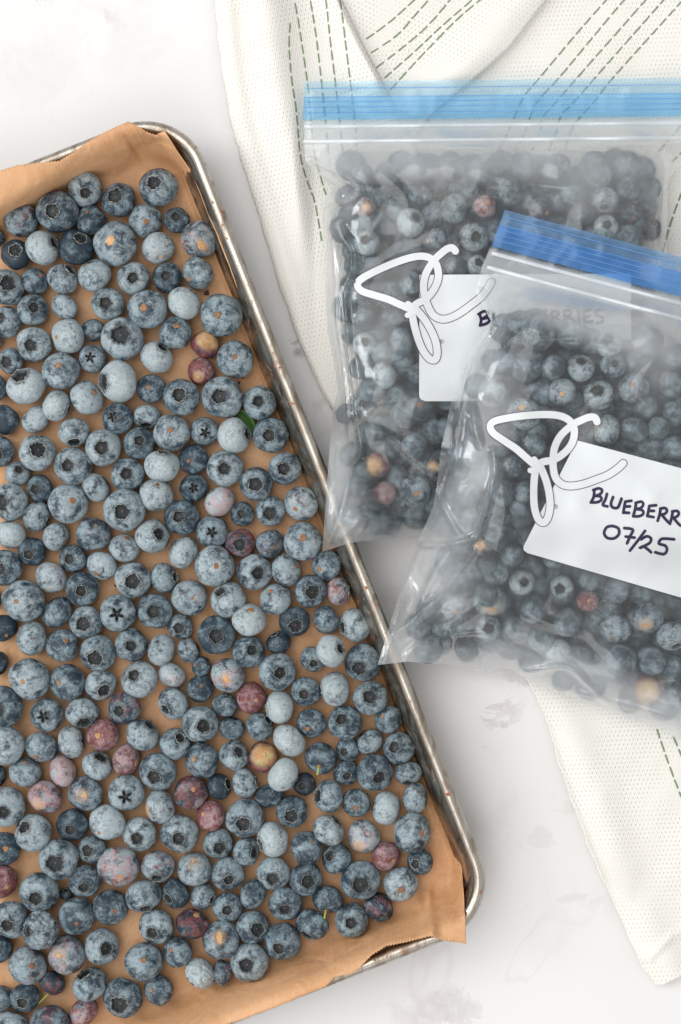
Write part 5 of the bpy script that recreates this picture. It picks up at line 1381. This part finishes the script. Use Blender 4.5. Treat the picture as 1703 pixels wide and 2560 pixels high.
def label_all(items, marks, tail):
    used = {}; base = []
    for o, b in items:
        for (mx, my, nm) in marks:
            if math.hypot(b[0]-mx, b[1]-my) < 12: base.append((o, b, None, nm)); break
        else:
            best = min(marks, key=lambda m: math.hypot(b[0]-m[0], b[1]-m[1])); d = math.hypot(b[0]-best[0], b[1]-best[1])
            base.append((o, b, (best[2], octant(b[0]-best[0], b[1]-best[1]), d), None))
    groups = {}
    for r_ in base:
        if r_[2]: groups.setdefault(r_[2][:2], []).append(r_)
    for (nm, oc), L in groups.items():
        L.sort(key=lambda r_: r_[2][2])
        for i, r_ in enumerate(L):
            lk = look(r_[1]); lab = '%s, %s%s the %s%s' % (lk, ORD[i], oc, nm, tail)
            if len(lab.split()) > 16: lk = ' '.join(lk.split()[1:]) if lk.split(',')[0] != 'blueberry' else lk; lab = '%s, %s%s the %s%s' % (lk, ORD[i], oc, nm, tail)
            if len(lab.split()) > 16: lab = '%s, %s%s the %s%s' % (lk.split(',')[0], ORD[i], oc, nm, tail)
            r_[0]['label'] = lab
    for o, b, _, nm in base:
        if nm: o['label'] = nm+(' on the parchment' if not tail else tail) if len(nm.split()) < 13 else nm
TM = [(514, 861, 'red and yellow unripe berry'), (503, 928, 'pink berry with yellow scar'), (549, 1254, 'pale pink berry'), (602, 1358, 'wine-red berry with open crown'), (845, 1479, 'pink oval berry by the rim'),
      (628, 1744, 'bright red berry'), (657, 1893, 'yellow unripe berry'), (526, 2040, 'deep red berry'), (964, 2140, 'pink berry nearest the tray corner'), (820, 2248, 'berry with short green stem'),
      (820, 2248, 'berry with short green stem'), (131, 2457, 'berry with long green stem'), (100, 2325, 'shrivelled wrinkled berry'), (297, 2166, 'large mauve berry'), (258, 1835, 'red-blushed berry with orange scar'),
      (158, 1929, 'half-pink bare berry'), (314, 1978, 'black star-crowned berry'), (295, 1532, 'berry with torn black crown'), (128, 1443, 'mauve berry with crown low left'), (803, 1895, 'dark berry with brown stem stub'),
      (947, 2268, 'wrinkled purple berry by the corner'), (828, 1627, 'palest berry lying on another'), (709, 1937, 'pale berry perched on its neighbours'), (570, 1688, 'berry with curled orange gash'), (289, 609, 'large berry with pinkish gash'),
      (499, 598, 'berry split open by the rim'), (397, 468, 'topmost berry'), (295, 953, 'big pale berry with crown on its left'), (429, 1082, 'berry with a stem trace'), (234, 1334, 'purple berry with orange scar'),
      (311, 1770, 'wine-tinged berry with pale crown ring'), (761, 1959, 'small maroon berry with red crown'), (170, 841, 'pale oval berry with cream scar'), (553, 786, 'biggest berry near the upper rim'), (585, 1089, 'pale berry beside the leaf'),
      (697, 1606, 'small black-tufted berry'), (504, 2434, 'lumpy whitish berry'), (396, 2018, 'berry with orange gash on its left'), (40, 1193, 'dark-spotted berry near the left edge'), (3, 2203, 'red berry cut by the left edge')]
TM = [m for i, m in enumerate(TM) if m not in TM[:i]]
BM = [(943, 1163, 'peach-coloured berry'), (961, 1233, 'red berry under the peach one'), (1037, 1226, 'large berry at the rear bag bottom'), (1212, 516, 'reddish berry behind the blue zip'), (1185, 593, 'open-crowned berry left of the front blue zip'),
      (1497, 989, 'clear berry pair above the front logo'), (1616, 1722, 'orange and red berry low in the front bag'), (1226, 1500, 'orange-scarred berry low left'), (1469, 1500, 'pink-red berry under the front label'), (918, 608, 'ring-crowned berry at the rear bag left side'), (1625, 570, 'darkest berry at the rear bag right side'), (1610, 1543, 'berry with orange edge low right')]
def snap(marks, items):
    out = []
    for (x, y, nm) in marks:
        o, b = min(items, key=lambda t: math.hypot(t[1][0]-x, t[1][1]-y))
        if math.hypot(b[0]-x, b[1]-y) < 14: out.append((b[0], b[1], nm))
        else: print('LANDMARK OFF', nm, x, y, 'nearest', b[:2]); out.append((x, y, nm))
    return out
TM = snap(TM, berries)
label_all(berries, TM, '')
for key, mk_ in (('rear', [m for m in BM]), ('front', [m for m in BM])):
    its = [t for t in bagobj if t[1][11] == key]
    label_all(its, snap([m for m in mk_ if any(math.hypot(t[1][0]-m[0], t[1][1]-m[1]) < 40 for t in its)], its), ', %s bag' % key)
lens = [len(o['label'].split()) for o, b in berries+bagobj]; labs = [o['label'] for o, b in berries+bagobj]
print('berries', len(berries), 'bag', len(bagobj), 'mass', len(mass), 'label words', min(lens), max(lens), 'dupes', len(labs)-len(set(labs)))
print('long:', [l for l in labs if len(l.split()) > 16][:5]); print('dupl:', [l for l in labs if labs.count(l) > 1][:6])
